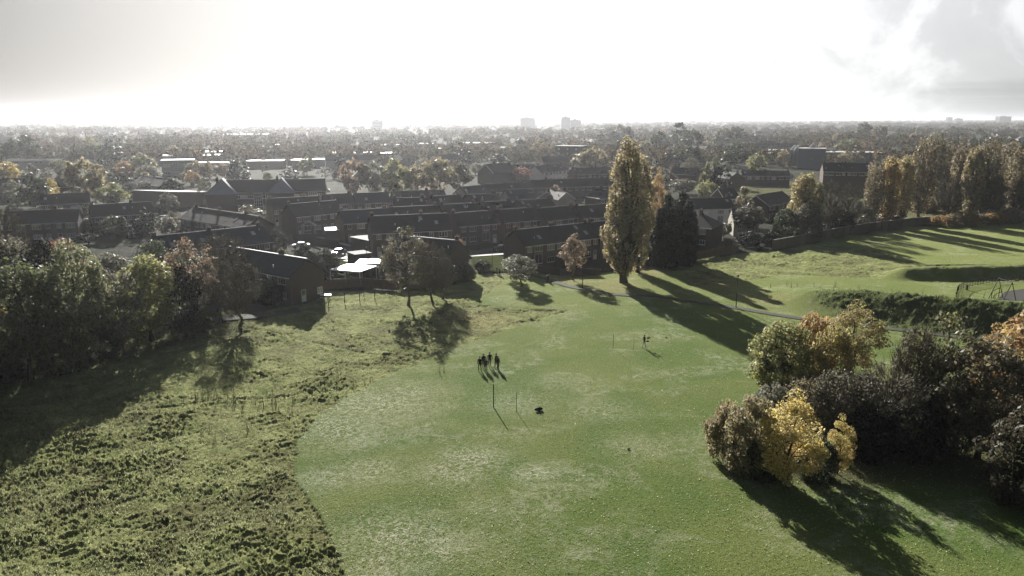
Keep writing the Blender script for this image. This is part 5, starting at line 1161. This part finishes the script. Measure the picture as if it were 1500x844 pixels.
# ------------------------------------------------------------------ town trees
T2 = [('far_round', 130, 296, 234, 58, 'tan', 'wide round olive tan tree above the grey sheet roofed hall'), ('far_oval', 165, 300, 268, 48, 'ygreen', 'pale green tree behind the terrace by the sheet roofed hall'),
 ('far_oval', 52, 306, 254, 48, 'dgreen', 'dark green tree behind the long brown terrace'), ('far_oval', 76, 300, 262, 28, 'yellow', 'narrow yellow tree on the side of the dark green one'), ('far_round', 12, 270, 237, 34, 'yellow', 'yellow round tree at the picture edge above the dark terrace'),
 ('far_oval', 186, 264, 236, 36, 'orange', 'rust orange tree next to the wide round tan one'), ('far_round', 213, 262, 228, 38, 'olive', 'olive round tree at the school wing'), ('far_conifer', 350, 268, 229, 36, 'dgreen', 'spiky dark conifer above the flats'),
 ('far_conifer', 165, 246, 206, 42, 'dgreen', 'dark domed evergreen far above the orange tree'), ('far_oval', 40, 238, 199, 44, 'dgreen', 'dark tree mass above the terrace with white end strips'), ('far_oval', 20, 240, 204, 30, 'dgreen', 'dark tree to the edge side of the dark mass'),
 ('far_round', 518, 290, 234, 44, 'pink', 'reddish tree first in the row of wide trees above the town'), ('far_round', 548, 289, 238, 50, 'grey', 'grey green tree second in the row of wide trees'), ('far_oval', 582, 289, 234, 52, 'ygreen', 'yellow green tree third in the row of wide trees'),
 ('far_round', 612, 288, 243, 36, 'tan', 'small tan tree fourth in the row of wide trees'), ('far_round', 645, 288, 230, 52, 'tan', 'wide tan tree fifth in the row'), ('far_round', 674, 284, 236, 40, 'drab', 'brown round tree ending the row of wide trees'),
 ('far_conifer', 500, 262, 225, 26, 'dgreen', 'dark tree peeping over the reddish one'), ('far_oval', 288, 262, 236, 34, 'tan', 'tan tree in front of the school wing'), ('far_oval', 282, 272, 250, 26, 'orange', 'apricot tree between the school and the flats'), ('far_oval', 308, 262, 238, 34, 'tan', 'tan tree beside the apricot one'),
 ('far_round', 330, 262, 240, 26, 'pink', 'brownish tree right before the spiky conifer'), ('far_round', 765, 270, 245, 28, 'red', 'red pink round tree before the white walled terrace'), ('far_conifer', 733, 255, 221, 36, 'dgreen', 'dark domed tree behind the white edged gable'),
 ('far_oval', 815, 303, 272, 26, 'pink', 'peach garden tree between the twin small gables'), ('far_oval', 886, 284, 265, 20, 'pink', 'pink garden tree against the tallest poplar'), ('far_round', 872, 252, 218, 48, 'tan', 'tan round tree beside the four storey flats'), ('far_round', 850, 250, 224, 30, 'tan', 'smaller tan tree touching the four storey flats'),
 ('far_oval', 1036, 282, 240, 26, 'olive', 'olive tree leaning on the black conifer by the field'), ('far_conifer', 1054, 284, 237, 34, 'dark', 'black conifer at the corner of the rough field'), ('far_round', 1033, 292, 266, 34, 'ygreen', 'pale green domed bush behind the white edged gable house'),
 ('far_round', 1245, 226, 205, 46, 'olive', 'olive domed tree above the white school roof'), ('far_oval', 1237, 246, 221, 28, 'tan', 'tan tree standing before the white school roof'), ('far_oval', 1148, 246, 220, 26, 'tan', 'thin tan tree before the low school'), ('far_round', 1262, 205, 179, 24, 'drab', 'tall round tree breaking the far skyline'),
 ('far_round', 1287, 208, 184, 24, 'brown', 'brown tree beside the tall round one on the skyline'), ('far_round', 1108, 254, 226, 30, 'ygreen', 'yellow green tree by the car park'), ('far_round', 1130, 262, 250, 12, 'grey', 'small pale tree before the low terrace'), ('far_round', 1156, 264, 253, 12, 'grey', 'small pale tree at the end of the low terrace'),
 ('far_tall', 995, 218, 180, 28, 'dgreen', 'highest dark tree of the grove behind the tallest poplar'), ('far_round', 1012, 224, 190, 30, 'dgreen', 'dark tree on the shoulder of the grove'), ('far_oval', 965, 224, 193, 34, 'dgreen', 'dark tree in the grove just past the tallest poplar'), ('far_round', 905, 212, 184, 46, 'drab', 'wide brown grove tree over the crown of the tallest poplar'),
 ('far_conifer', 880, 214, 193, 14, 'dgreen', 'small pointed dark tree beside the wide grove tree'), ('far_round', 985, 245, 215, 26, 'drab', 'brown tree behind the orange birch'), ('far_round', 1005, 250, 213, 42, 'dgreen', 'dark umbrella shaped tree behind the birch'), ('far_round', 1035, 224, 207, 24, 'tan', 'pale round tree with a bright rim'),
 ('far_round', 1080, 212, 186, 36, 'dgreen', 'dark tree on the ridge of far houses'), ('far_round', 1058, 214, 188, 30, 'drab', 'brown tree on the ridge of far houses'), ('far_oval', 975, 272, 248, 28, 'drab', 'dim garden tree behind the orange birch'), ('far_round', 1000, 284, 262, 40, 'drab', 'grey brown scrub behind the black conifers'),
 ('far_oval', 252, 292, 262, 34, 'dgreen', 'dark green tree behind the grey gabled house'), ('far_round', 215, 290, 266, 30, 'drab', 'grey bush tree above the sheet roof'), ('far_bare', 300, 300, 262, 20, 'drab', 'thin bare tree by the first light roof corner'),
 ('far_oval', 120, 340, 318, 50, 'dgreen', 'dark green garden tree before the gap of the terraces'), ('far_round', 155, 345, 325, 60, 'dgreen', 'broad dark garden bush tree under the hall terrace'), ('far_conifer', 215, 345, 305, 28, 'dgreen', 'tall dark garden conifer before the sheet roofed hall'), ('far_round', 185, 342, 322, 22, 'grey', 'pale leafed garden tree near the dark garden conifer'),
 ('far_round', 245, 345, 318, 30, 'grey', 'grey green garden tree near the first silver car'), ('far_bare', 262, 335, 310, 16, 'grey', 'thin pale tree between the silver cars'), ('far_round', 130, 358, 341, 28, 'dark', 'round clipped dark bush in the gardens'), ('far_round', 85, 350, 326, 34, 'drab', 'brown garden tree at the long brown terrace'),
 ('far_oval', 40, 345, 318, 34, 'dgreen', 'dark garden tree at the outer end of the long brown terrace'), ('far_round', 620, 372, 340, 40, 'drab', 'dark tree beside the gable behind the fence'), ('far_round', 1096, 345, 300, 50, 'drab', 'dark bare looking tree in front of the slate bungalow'), ('far_round', 1060, 348, 326, 24, 'grey', 'white flowered garden bush before the brown house'),
 ('far_oval', 1020, 345, 322, 16, 'ygreen', 'pale climber at the house corner by the conifers'), ('far_tall', 1088, 330, 275, 28, 'brown', 'russet garden tree beside the brick house at the field')]
for k, px, by, ty, w, c, lb in T2: T(k, px, by, ty, w, C[c], lb)
# trees that fill the town and the land behind it, each a thing; labelled by colour, size and what they stand near
MARKS = [((U(239, 258).x, U(239, 258).y), 'the glazed school bay'), ((U(400, 300).x, U(400, 300).y), 'the long flats'), ((U(385, 245).x, U(385, 245).y), 'the white roofed warehouse'), ((U(510, 240).x, U(510, 240).y), 'the long school'),
         ((U(590, 288).x, U(590, 288).y), 'the row of wide trees'), ((U(725, 265).x, U(725, 265).y), 'the wide white edged gable'), ((U(830, 242).x, U(830, 242).y), 'the four storey flats'), ((U(914, 414).x, U(914, 414).y), 'the tallest poplar'),
         ((U(1052, 286).x, U(1052, 286).y), 'the black field conifer'), ((U(1187, 248).x, U(1187, 248).y), 'the panelled school hall'), ((U(1240, 262).x, U(1240, 262).y), 'the dark three storey flats'), ((U(1300, 330).x, U(1300, 330).y), 'the golden poplars'),
         ((U(1440, 320).x, U(1440, 320).y), 'the dark poplar row'), ((U(60, 330).x, U(60, 330).y), 'the long brown terrace'), ((U(228, 305).x, U(228, 305).y), 'the sheet roofed hall'), ((U(1330, 300).x, U(1330, 300).y), 'the rough field'), ((U(50, 238).x, U(50, 238).y), 'the terrace with white end strips')]
for q, nm in (((471, 186), 'the crane'), ((553, 193), 'the square tower block'), ((773, 189), 'the wide tower block'), ((836, 189), 'the stepped tower block'), ((1472, 181), 'the far slab block'), ((42, 182), 'the hazy horizon blocks'), ((295, 182), 'the faint slab block'), ((1028, 195), 'the grove past the poplar'), ((1265, 200), 'the tall round skyline tree'), ((1115, 205), 'the ridge of far houses'), ((165, 240), 'the domed evergreen'), ((640, 229), 'the halls behind the wide trees')): MARKS.append(((U(*q).x, U(*q).y), nm))
CN = {'olive': 'olive', 'tan': 'tan', 'drab': 'dull brown', 'dgreen': 'dark green', 'grey': 'grey green', 'pink': 'pinkish', 'ygreen': 'yellow green', 'brown': 'brown', 'gold': 'golden', 'dark': 'black green', 'orange': 'rust'}
SH = {'far_round': 'round', 'far_oval': 'full', 'far_tall': 'slim', 'far_conifer': 'evergreen', 'far_bare': 'half bare'}
taken = {}
def auto_label(x, y, kind, c, h, what='tree'):
    ms = sorted(MARKS, key=lambda m: math.hypot(m[0][0] - x, m[0][1] - y)); size = 'tall' if h > 12 else ('small' if h < 8 else '')
    for (mx, my), nm in ms[:9]:
        dx, dy = x - mx, y - my; far = math.hypot(dx, dy)
        rel = ('just ' if far < 40 else ('far ' if far > 200 else '')) + ('behind' if dy > abs(dx) * .6 else ('in front of' if -dy > abs(dx) * .6 else 'to the side of'))
        rel = rel.replace('far to', 'well to').replace('just to', 'close to').replace('far in', 'well in')
        lb = ' '.join((size + ' ' + CN[c] + ' ' + SH[kind] + ' ' + what + ' ' + rel + ' ' + nm).split())
        if len(lb.split()) > 16: continue
        keep = lb
        if lb not in taken: taken[lb] = 1; return lb
    return keep
LX = np.array([l[0] for l in LAND]); LY = np.array([l[1] for l in LAND]); LL = np.array([l[2] for l in LAND]); LA = np.array([l[3] for l in LAND]); LW = np.array([l[4] for l in LAND])
def free(x, y, r):
    dx, dy = x - LX, y - LY; a = dx * np.cos(LA) + dy * np.sin(LA); b = -dx * np.sin(LA) + dy * np.cos(LA)
    if np.any((np.abs(a) < LL / 2 + r * .75) & (np.abs(b) < LW / 2 + r * .75)): return False
    return True
def blocks_view(px, by, ty, w):
    """keep the scattered trees off the buildings and things that the photograph shows free"""
    for (x0, x1, y0, y1) in KEEP:
        if x0 < px + w / 2 and px - w / 2 < x1 and ty < y1 and by > y0: return True
    return False
KEEP = [(300, 480, 258, 312), (380, 900, 268, 420), (690, 790, 238, 270), (225, 330, 240, 258), (360, 416, 236, 250), (192, 264, 285, 330), (482, 612, 232, 241), (1000, 1170, 262, 380), (1105, 1300, 230, 345), (0, 225, 295, 335), (225, 400, 318, 380), (1300, 1400, 290, 325), (740, 900, 255, 300), (800, 856, 226, 246), (1060, 1160, 248, 300), (0, 100, 226, 236), (270, 330, 228, 240)]
ar = random.Random(11); cnt = 0; tries = 0
PAL = ['olive'] * 3 + ['tan'] * 4 + ['drab'] * 7 + ['dgreen'] * 7 + ['grey'] * 4 + ['pink'] + ['ygreen'] + ['brown'] * 4 + ['gold'] + ['dark'] * 2
while cnt < 140 and tries < 9000:
    tries += 1; px = ar.uniform(-30, 1530); by = 196 + (ar.random() ** 1.25) * 100
    if by > 300: continue
    p = U(px, by); h = ar.uniform(6.5, 15) * (1 if by < 250 else .75); w_m = h * ar.uniform(.75, 1.25)
    if not free(p.x, p.y, w_m / 2): continue
    tyy = P((p.x, p.y, h))[1]; wpx = w_m * FOC / depth(p.y)
    if blocks_view(px, by, tyy, wpx * .8): continue
    c = ar.choice(PAL); k = ar.choice(['far_round', 'far_round', 'far_oval', 'far_oval', 'far_tall', 'far_bare'] if c not in ('dark', 'dgreen') else ['far_round', 'far_conifer', 'far_oval', 'far_tall'])
    tree(k, p, h, w_m, C[c], auto_label(p.x, p.y, k, c, h), 'trees among the houses and beyond'); cnt += 1

# trees on the near side of the far schools and flats
PAL = ['olive'] * 3 + ['tan'] * 4 + ['drab'] * 7 + ['dgreen'] * 7 + ['grey'] * 4 + ['brown'] * 4 + ['dark'] * 2
sr = random.Random(41); cnt = 0; tries = 0
while cnt < 55 and tries < 5000:
    tries += 1; px = sr.uniform(0, 1120); by = sr.uniform(236, 272); p = U(px, by); h = sr.uniform(4, 8.5); w_m = h * sr.uniform(.9, 1.5); tyy = P((p.x, p.y, h))[1]; wpx = w_m * FOC / depth(p.y)
    if not free(p.x, p.y, w_m / 2) or (225 < px < 330 and by > 244) or (780 < px < 830 and by > 240) or (1050 < px and by > 258): continue
    c = sr.choice(PAL); k = sr.choice(['far_round', 'far_round', 'far_oval', 'far_bare', 'far_conifer']); c = 'dgreen' if k == 'far_conifer' else c
    tree(k, p, h, w_m, C[c], auto_label(p.x, p.y, k, c, h), 'trees among the houses and beyond'); cnt += 1
# garden trees and bushes between the terraces
gr_ = random.Random(31); cnt = 0; tries = 0
while cnt < 150 and tries < 6000:
    tries += 1; px = gr_.uniform(0, 1180); by = gr_.uniform(248, 352) if px < 420 else gr_.uniform(246, 345)
    p = U(px, by); h = gr_.uniform(1.8, 4.2) if px > 380 else gr_.uniform(2.5, 6.5); w_m = h * gr_.uniform(.8, 1.3)
    if not free(p.x, p.y, w_m * .55): continue
    if (470 < px < 560 and by > 340) or (1040 < px and by < 300) or any(abs(p.x - q[0]) < 1.5 and abs(p.y - q[1]) < 2 for q in PLACED): continue
    c = gr_.choice(['dgreen', 'dgreen', 'drab', 'drab', 'grey', 'dark', 'olive', 'brown', 'tan']); k = gr_.choice(['far_round', 'far_oval', 'far_round', 'far_conifer', 'far_bare'])
    tree(k, p, h, w_m, C[c], auto_label(p.x, p.y, k, c, h, 'garden bush'), 'garden bushes between the terraces', name='garden_bush'); cnt += 1

# ------------------------------------------------------------------ far woodland, one mass of tree clumps
def far_wood():
    rng = np.random.default_rng(3); n = 10500
    D = 470 * np.exp(rng.random(n) ** 1.2 * math.log(16000 / 470)); th = rng.uniform(-.74, .74, n)
    x, y = D * np.tan(th), D
    keep = perlin(x / 260, y / 420, 71) + .30 * rng.normal(size=n) * .6 > -0.28; x, y, D = x[keep], y[keep], D[keep]; n = len(x)
    near = np.clip(D / 1500, 0.5, 3.0); R = rng.uniform(3.5, 8.5, n) * near ** .85; Hh = rng.uniform(6, 12, n) * (1 + .7 * np.clip(perlin(x / 330, y / 500, 72) * 2, 0, 1))
    m = 24; d = rng.normal(size=(n, m, 3)); d /= np.linalg.norm(d, axis=2)[:, :, None]; d[:, :, 2] = np.abs(d[:, :, 2]) * 1.0 - .15
    sc = np.stack([R, R * .8, Hh * .55], -1)[:, None, :]
    c = np.stack([x, y, Hh * .45], -1)[:, None, :] + d * sc * rng.uniform(.8, 1.08, (n, m, 1))
    nr = d + rng.normal(size=d.shape) * .5; nr /= np.linalg.norm(nr, axis=2)[:, :, None]
    a = np.cross(nr, rng.normal(size=nr.shape)); a /= np.linalg.norm(a, axis=2)[:, :, None]; b = np.cross(nr, a)
    s = (R * .36)[:, None, None] * rng.uniform(.6, 1.3, (n, m, 1)); a, b = a * s, b * s
    v = np.stack([c - a, c - b * .8, c + a, c + b * .8], 2).reshape(-1, 3); f = np.arange(len(v)).reshape(-1, 4)
    tint = np.repeat(np.clip(.5 + perlin(x / 130, y / 260, 75) * .9 + rng.normal(size=n) * .13, 0, 1), m)
    me = np_mesh('far_woodland', v, f, M['farwood'], False, {'rnd': ('FACE', tint), 'leaf': ('FACE', rng.random(n * m))})
    obj('far_woodland', me, kind='stuff', label='hazy woodland and garden trees stretching to the horizon')
def fw(t):
    A = t.n('ShaderNodeAttribute', attribute_name='rnd').outputs['Fac']; B = t.n('ShaderNodeAttribute', attribute_name='leaf').outputs['Fac']
    c = t.ramp(A, [(0, (0.030, 0.042, 0.020)), (.28, (0.055, 0.065, 0.028)), (.45, (0.085, 0.070, 0.045)), (.62, (0.13, 0.105, 0.06)), (.75, (0.060, 0.052, 0.040)), (.9, (0.17, 0.11, 0.05)), (1, (0.10, 0.11, 0.05))])
    hs = t.n('ShaderNodeHueSaturation'); t.l(c, hs.inputs['Color']); t.l(t.math('ADD', .7, t.math('MULTIPLY', B, .6)), hs.inputs['Value'])
    b = t.n('ShaderNodeBsdfDiffuse'); t.l(hs.outputs[0], b.inputs['Color']); tr = t.n('ShaderNodeBsdfTranslucent'); t.l(hs.outputs[0], tr.inputs['Color'])
    mx = t.n('ShaderNodeMixShader', i_0=.35); t.l(b.outputs[0], mx.inputs[1]); t.l(tr.outputs[0], mx.inputs[2]); o = t.n('ShaderNodeOutputMaterial'); t.l(mx.outputs[0], o.inputs[0])
M['farwood'] = mat('far_foliage', fw)
far_wood()
# ------------------------------------------------------------------ far houses, halls, towers, crane
def far_house_proto(Ln, W_, he, hr, wm, rmat):
    a = MB(); a.extr([(-W_ / 2, -.3), (W_ / 2, -.3), (W_ / 2, he), (0, hr - .1), (-W_ / 2, he)], -Ln / 2, Ln / 2); b = MB(); o = .4; s = (hr - he) / (W_ / 2)
    b.extr([(-W_ / 2 - o, he - o * s), (-W_ / 2 - o, he - o * s + .2), (0, hr + .2), (W_ / 2 + o, he - o * s + .2), (W_ / 2 + o, he - o * s), (0, hr)], -Ln / 2 - .2, Ln / 2 + .2)
    c = MB(); c.box(-.4, .4, .2, 1.0, hr - .6, hr + 1.1)
    return a.mesh('wall', M[wm]), b.mesh('roof', M[rmat]), c.mesh('chimney', M['brick'])
FP = [('brown roofed', far_house_proto(16, 8, 5, 7.8, 'brick', 'roof')), ('white walled', far_house_proto(11, 8, 5, 7.6, 'white_wall', 'roof')), ('slate roofed', far_house_proto(24, 8, 5, 7.8, 'brick_pale', 'roof_slate')), ('red roofed', far_house_proto(12, 9, 4.8, 8.0, 'render', 'roof_red')), ('cream walled', far_house_proto(30, 9, 5.2, 8, 'render', 'roof'))]
hr_ = random.Random(21); cnt = 0; tries = 0; hl = {}
def near_mark(nm0, x, y):
    for (mx, my), nm in sorted(MARKS, key=lambda m: math.hypot(m[0][0] - x, m[0][1] - y))[:20]:
        dx, dy = x - mx, y - my; rel = ('far behind' if dy > 150 else 'behind') if dy > abs(dx) * .6 else (('well ' if dy < -150 else '') + 'in front of' if -dy > abs(dx) * .6 else ('well to the side of' if abs(dx) > 150 else 'to the side of'))
        lb = f'small {nm0} house among trees {rel} {nm}'
        if lb not in hl and len(lb.split()) <= 16: hl[lb] = 1; return lb
    return lb
while cnt < 150 and tries < 5000:
    tries += 1; py = 190 + hr_.random() ** 1.3 * 62; px = hr_.uniform(-20, 1520)
    if px > 1020 and hr_.random() < .0: continue
    p = U(px, py)
    if not free(p.x, p.y, 12) or any(abs(p.x - q[0]) < 5 and abs(p.y - q[1]) < 8 for q in PLACED): continue
    if any(x0 < px < x1 and y0 < py < y1 for x0, x1, y0, y1 in KEEP): continue
    k = hr_.randrange(5); nm, (wm, rm, cm) = FP[k]; lb = near_mark(nm, p.x, p.y)
    q = lb; i = 0
    r = thing('far_house', lb, 'house', (p.x, p.y, 0), hr_.choice([0.05, -.2, .35, 1.2, -1.0, .1]) + hr_.uniform(-.1, .1), 'houses scattered through the distance')
    obj('wall', wm, r); ro = obj('roof', rm, r); obj('chimney', cm, ro); LX = np.append(LX, p.x); LY = np.append(LY, p.y); LL = np.append(LL, 20); LA = np.append(LA, 0); LW = np.append(LW, 10); cnt += 1
def hall(px, py, wpx, h, label, dep=None, wall='panel_grey'):
    a, b = U(px - wpx / 2, py), U(px + wpx / 2, py); FB('industrial_hall', label, (px - wpx / 2, py), (px + wpx / 2, py), h, dep or (b - a).length * .9, wall=wall, roof='roof_white', cat='industrial hall', group='white roofed halls in the haze', over=1)
for px, py, w, h, lb in [(20, 191, 16, 7, 'white roofed hall at the edge near the horizon'), (46, 189, 18, 7, 'pale hall behind the white one at the edge near the horizon'), (28, 186, 6, 8, 'small white hall near the horizon edge'), (148, 178.5, 8, 9, 'thin white roof on the hazy horizon, first of two'), (174, 178.2, 12, 9, 'longer thin white roof on the hazy horizon'),
        (385, 189, 44, 8, 'long white roof below the first dome of trees'), (408, 187, 20, 8, 'short white roof near the crane foot'), (478, 189, 22, 8, 'white roof strip under the crane'), (525, 188, 22, 8, 'white roof strip between the crane and the tower block'), (430, 179.5, 70, 10, 'very long pale roof on the horizon behind the crane'),
        (470, 184.5, 20, 8, 'bright roof just under the crane'), (545, 193, 30, 8, 'white roof below the square tower block'), (655, 181, 30, 9, 'pale roof on the horizon past the tower block'), (510, 205, 10, 6, 'tiny white roof in the grove below the crane'), (452, 216, 14, 6, 'white roof right of the warehouse trees'.replace('right of', 'past')),
        (482, 221, 26, 6, 'broken white roofs by the long school'), (440, 247, 22, 5, 'low white roof beyond the flats'), (466, 246, 14, 5, 'short low white roof beyond the flats'), (640, 229, 40, 6, 'white roofed hall behind the row of wide trees'), (575, 223, 34, 6, 'pale long roof above the second school'), (622, 222, 20, 7, 'pale block beside the long roof'),
        (700, 219, 44, 6, 'grey hall behind the dark domed tree'), (745, 227, 22, 6, 'white roof beside the dark domed tree'), (875, 193.5, 24, 7, 'bright white strip of roof over the grove'), (1472, 180.5, 24, 9, 'pale hall under the far block on the skyline'), (1395, 199, 10, 6, 'small white roof above the brown poplars'), (1140, 232, 24, 6, 'white roof behind the low school'),
        (1208, 199, 10, 6, 'white house roofs on the ridge'), (60, 225, 8, 5, 'small white roof by the dark trees'), (115, 219, 10, 6, 'white low roof beside the domed evergreen'), (410, 222, 12, 6, 'hazy white gabled roof past the domed grove'), (350, 203, 60, 6, 'faint hall roof behind the dome of trees'), (1180, 190, 16, 7, 'small pale roof on the far ridge')]:
    hall(px, py, w, h, lb)
def tower(px, by, ty, wpx, label, name='tower_block', crown=()):
    p = U(px, by); h = h_at(p.y, ty); w = wpx / FOC * depth(p.y); r = thing(name, label, 'tower block', (p.x, p.y, 0), .1)
    m = MB(); m.box(-w / 2, w / 2, 0, w * .5, -1, h); obj('wall', m.mesh('wall', M['panel_grey']), r)
    m = MB(); m.box(-w / 2 - .4, w / 2 + .4, -.4, w * .5 + .4, h + .01, h + 1.2); m.box(-w * .2, w * .1, w * .1, w * .35, h + 1.21, h + 5); rf = obj('roof', m.mesh('roof', M['roof_grey']), r)
    fl = max(2, int(h / 3)); 
    for i in range(0, fl, max(1, fl // 8)):
        m = MB(); z = h * (i + .5) / fl; m.box(-w / 2 + 1, w / 2 - 1, -.3, -.01, z, z + 1.5); obj('window_band', m.mesh('window_band', M['glass']), r)
tower(553, 193, 176.5, 15, 'hazy square tower block with roof huts below the crane side sky'); tower(773, 189, 173, 22, 'wide hazy tower block in the middle of the skyline'); tower(829, 189, 172, 14, 'hazy tower block with a stepped neighbour'); tower(843, 189, 176, 16, 'lower stepped tower block next to the taller one')
tower(295, 182, 169.5, 17, 'faint slab block on the horizon in the sunlit haze'); tower(42, 182, 171, 7, 'faint narrow block at the hazy horizon edge'); tower(514, 181, 169.5, 4, 'thin faint tower past the crane'); tower(1028, 180, 170.5, 5, 'tiny tower on the skyline above the grove'); tower(1472, 181, 171, 18, 'far slab block on the skyline above the brown poplars')
tower(1391, 180, 172, 8, 'small pair of towers on the skyline near the dark poplar row'); tower(165, 182, 173, 6, 'faint small tower on the horizon over the domed evergreen'); tower(609, 182, 172, 5, 'faint small tower on the horizon past the square block'); tower(640, 181, 172.5, 6, 'faint block beside the small tower on the horizon')
tower(1405, 180.5, 174, 10, 'low block on the skyline beside the small pair of towers'); tower(135, 181, 173, 4, 'thinnest tower on the hazy horizon')
p = U(471, 186); s = p.y / 1071; r = thing('tower_crane', 'hazy tower crane on the skyline over white roofs', 'crane', (p.x, p.y, 0), .1); hc = h_at(p.y, 170.5)
m = MB(); m.box(-1.2, 1.2, -1.2, 1.2, 0, hc); obj('mast', m.mesh('mast', M['steel']), r); m = MB(); m.box(-12, 34, -.9, .9, hc - 3, hc - 1); obj('jib', m.mesh('jib', M['steel']), r)
m = MB(); m.tube([(0, 0, hc), (0, 0, hc + 7)], [1.2, .3], 5); m.tube([(0, 0, hc + 7), (26, 0, hc - 1)], .3, 4); m.tube([(0, 0, hc + 7), (-11, 0, hc - 1)], .3, 4); obj('apex', m.mesh('apex', M['steel']), r)
for px, w in ((1150, 500), (1330, 420), (300, 600)):
    pass

# ------------------------------------------------------------------ grass tufts, tall weeds, fallen leaves
def blades(name, label, xy, hgt, wid, per, rng, m, spread, lean=.5):
    n = len(xy); x = np.repeat(xy[:, 0], per); y = np.repeat(xy[:, 1], per); hh = np.repeat(hgt, per) * rng.uniform(.6, 1.15, n * per)
    x = x + rng.normal(size=n * per) * spread; y = y + rng.normal(size=n * per) * spread
    z = surf_z(x, y); th = rng.random(n * per) * 6.283; dx, dy = np.cos(th), np.sin(th); w = wid * rng.uniform(.6, 1.4, n * per)
    lx, ly = rng.normal(size=n * per) * lean * hh, rng.normal(size=n * per) * lean * hh
    v = np.stack([np.stack([x - dx * w, y - dy * w, z - .05], -1), np.stack([x + dx * w, y + dy * w, z - .05], -1), np.stack([x + lx + dx * w * .3, y + ly + dy * w * .3, z + hh], -1), np.stack([x + lx - dx * w * .3, y + ly - dy * w * .3, z + hh], -1)], 1).reshape(-1, 3)
    me = np_mesh(name, v, np.arange(len(v)).reshape(-1, 4), m, False, {'rnd': ('FACE', rng.random(n * per))})
    o = obj(name, me, kind='stuff', label=label); return o
def surf_z(x, y):
    z, slope, rough = surface(x, y)
    amp = rough * (0.30 + 0.28 * np.clip(perlin(x * .06, y * .06, 9) + .3, 0, 1))
    return z + amp * (tussock(x, y) * 1.65 - .9) + slope * .5 * np.maximum(perlin(x * .55, y * .6, 31), 0)
rng = np.random.default_rng(8); n = 105000
y = 36 * np.exp(rng.random(n) * math.log(135 / 36)); x = y * rng.uniform(-.78, .78, n); zz, sl_, ro_ = surface(x, y)
k = (ro_ > .5) & (perlin(x * .5, y * .6, 15) + perlin(x * .12, y * .12, 16) * .8 > rng.uniform(-.25, .35, n)) & (sl_ < .3)
xy = np.stack([x[k], y[k]], -1); g = blades('grass_tufts', 'coarse tufts of long grass on the rough meadow', xy, rng.uniform(.06, .17, k.sum()) * np.clip(1.2 - xy[:, 1] / 220, .6, 1), .022, 7, rng, M['grass'], .16); g.color = (0.30, 0.32, 0.15, 1)
k2 = sl_ > .45; xy = np.stack([x[k2], y[k2]], -1)
if len(xy): g = blades('brambles', 'dark brambles and coarse growth on the steep side of the embankments', xy, rng.uniform(.12, .32, len(xy)), .055, 4, rng, M['grass'], .35); g.color = (0.10, 0.12, 0.05, 1)
n = 110000; y = 34 * np.exp(rng.random(n) ** .85 * math.log(120 / 34)); x = y * rng.uniform(-.5, .78, n); zz, sl_, ro_ = surface(x, y); k = ro_ < .5; xy = np.stack([x[k], y[k]], -1); kk = k.sum()
g = blades('mown_grass', 'short blades of the mown grass catching the low sun', xy, rng.uniform(.04, .10, kk) * (.7 + xy[:, 1] / 110), .022, 1, rng, M['grass'], .0, 1.2); g.color = (0.24, 0.29, 0.11, 1)
# tall dead weed stalks
ws = []
for (px, py, sx, sy, c) in ((310, 585, 40, 10, 22), (390, 592, 50, 12, 20), (90, 640, 70, 18, 22), (270, 625, 80, 20, 14), (520, 560, 40, 10, 6), (640, 545, 10, 4, 2), (1290, 430, 60, 6, 14), (1180, 420, 40, 5, 8), (1440, 437, 30, 3, 5)):
    for _ in range(c): q = U(px + trng.gauss(0, sx * .6), py + trng.gauss(0, sy * .6)); ws.append((q.x, q.y))
ws = np.array(ws); g = blades('dead_weed_stalks', 'dark upright stalks of dead weeds standing in the rough meadow', ws, rng.uniform(.7, 1.4, len(ws)), .022, 5, rng, M['twig'], .10, .10)
# fallen leaves
n = 26000; y = 34 * np.exp(rng.random(n) * math.log(125 / 34)); x = y * rng.uniform(-.45, .75, n); zz, sl_, ro_ = surface(x, y)
k = (ro_ < .5) & (perlin(x * .15, y * .15, 25) > rng.uniform(-.6, .5, n)); x, y = x[k], y[k]
ex = [(c.x + rng.normal() * r * .6, c.y + rng.normal() * r * .6) for c, r in LEAFY for _ in range(700)] + [(U(1154, 712).x + rng.normal() * 4, U(1154, 712).y + rng.normal() * 4) for _ in range(900)]
x = np.append(x, [e[0] for e in ex]); y = np.append(y, [e[1] for e in ex]); n = len(x); z = surface(x, y)[0] + perlin(x * .25, y * .25, 42) * 0.05 + .045
th = rng.random(n) * 6.283; s = .045 * rng.uniform(.6, 1.5, n); a = np.stack([np.cos(th) * s, np.sin(th) * s, rng.normal(size=n) * s * .5], -1); b = np.stack([-np.sin(th) * s * .7, np.cos(th) * s * .7, rng.normal(size=n) * s * .4], -1); c = np.stack([x, y, z], -1)
me = np_mesh('fallen_leaves', np.stack([c - a, c - b, c + a, c + b], 1).reshape(-1, 3), np.arange(n * 4).reshape(-1, 4), M['leaf'], False, {'rnd': ('FACE', rng.random(n))})
g = obj('fallen_leaves', me, kind='stuff', label='pale fallen leaves scattered over the mown grass'); g.color = (0.50, 0.42, 0.24, 1)

# ------------------------------------------------------------------ haze
def hz(t):
    v = t.n('ShaderNodeVolumePrincipled'); v.inputs['Color'].default_value = (0.88, 0.905, 0.96, 1); v.inputs['Density'].default_value = 0.000105; v.inputs['Anisotropy'].default_value = 0.70
    o = t.n('ShaderNodeOutputMaterial'); t.l(v.outputs[0], o.inputs[1])
m = MB(); m.box(-27000, 27000, -300, 28000, -3, 62); hm = mat('haze_air', hz)
obj('haze', m.mesh('haze', hm), kind='stuff', label='pale haze in the air over the whole land')
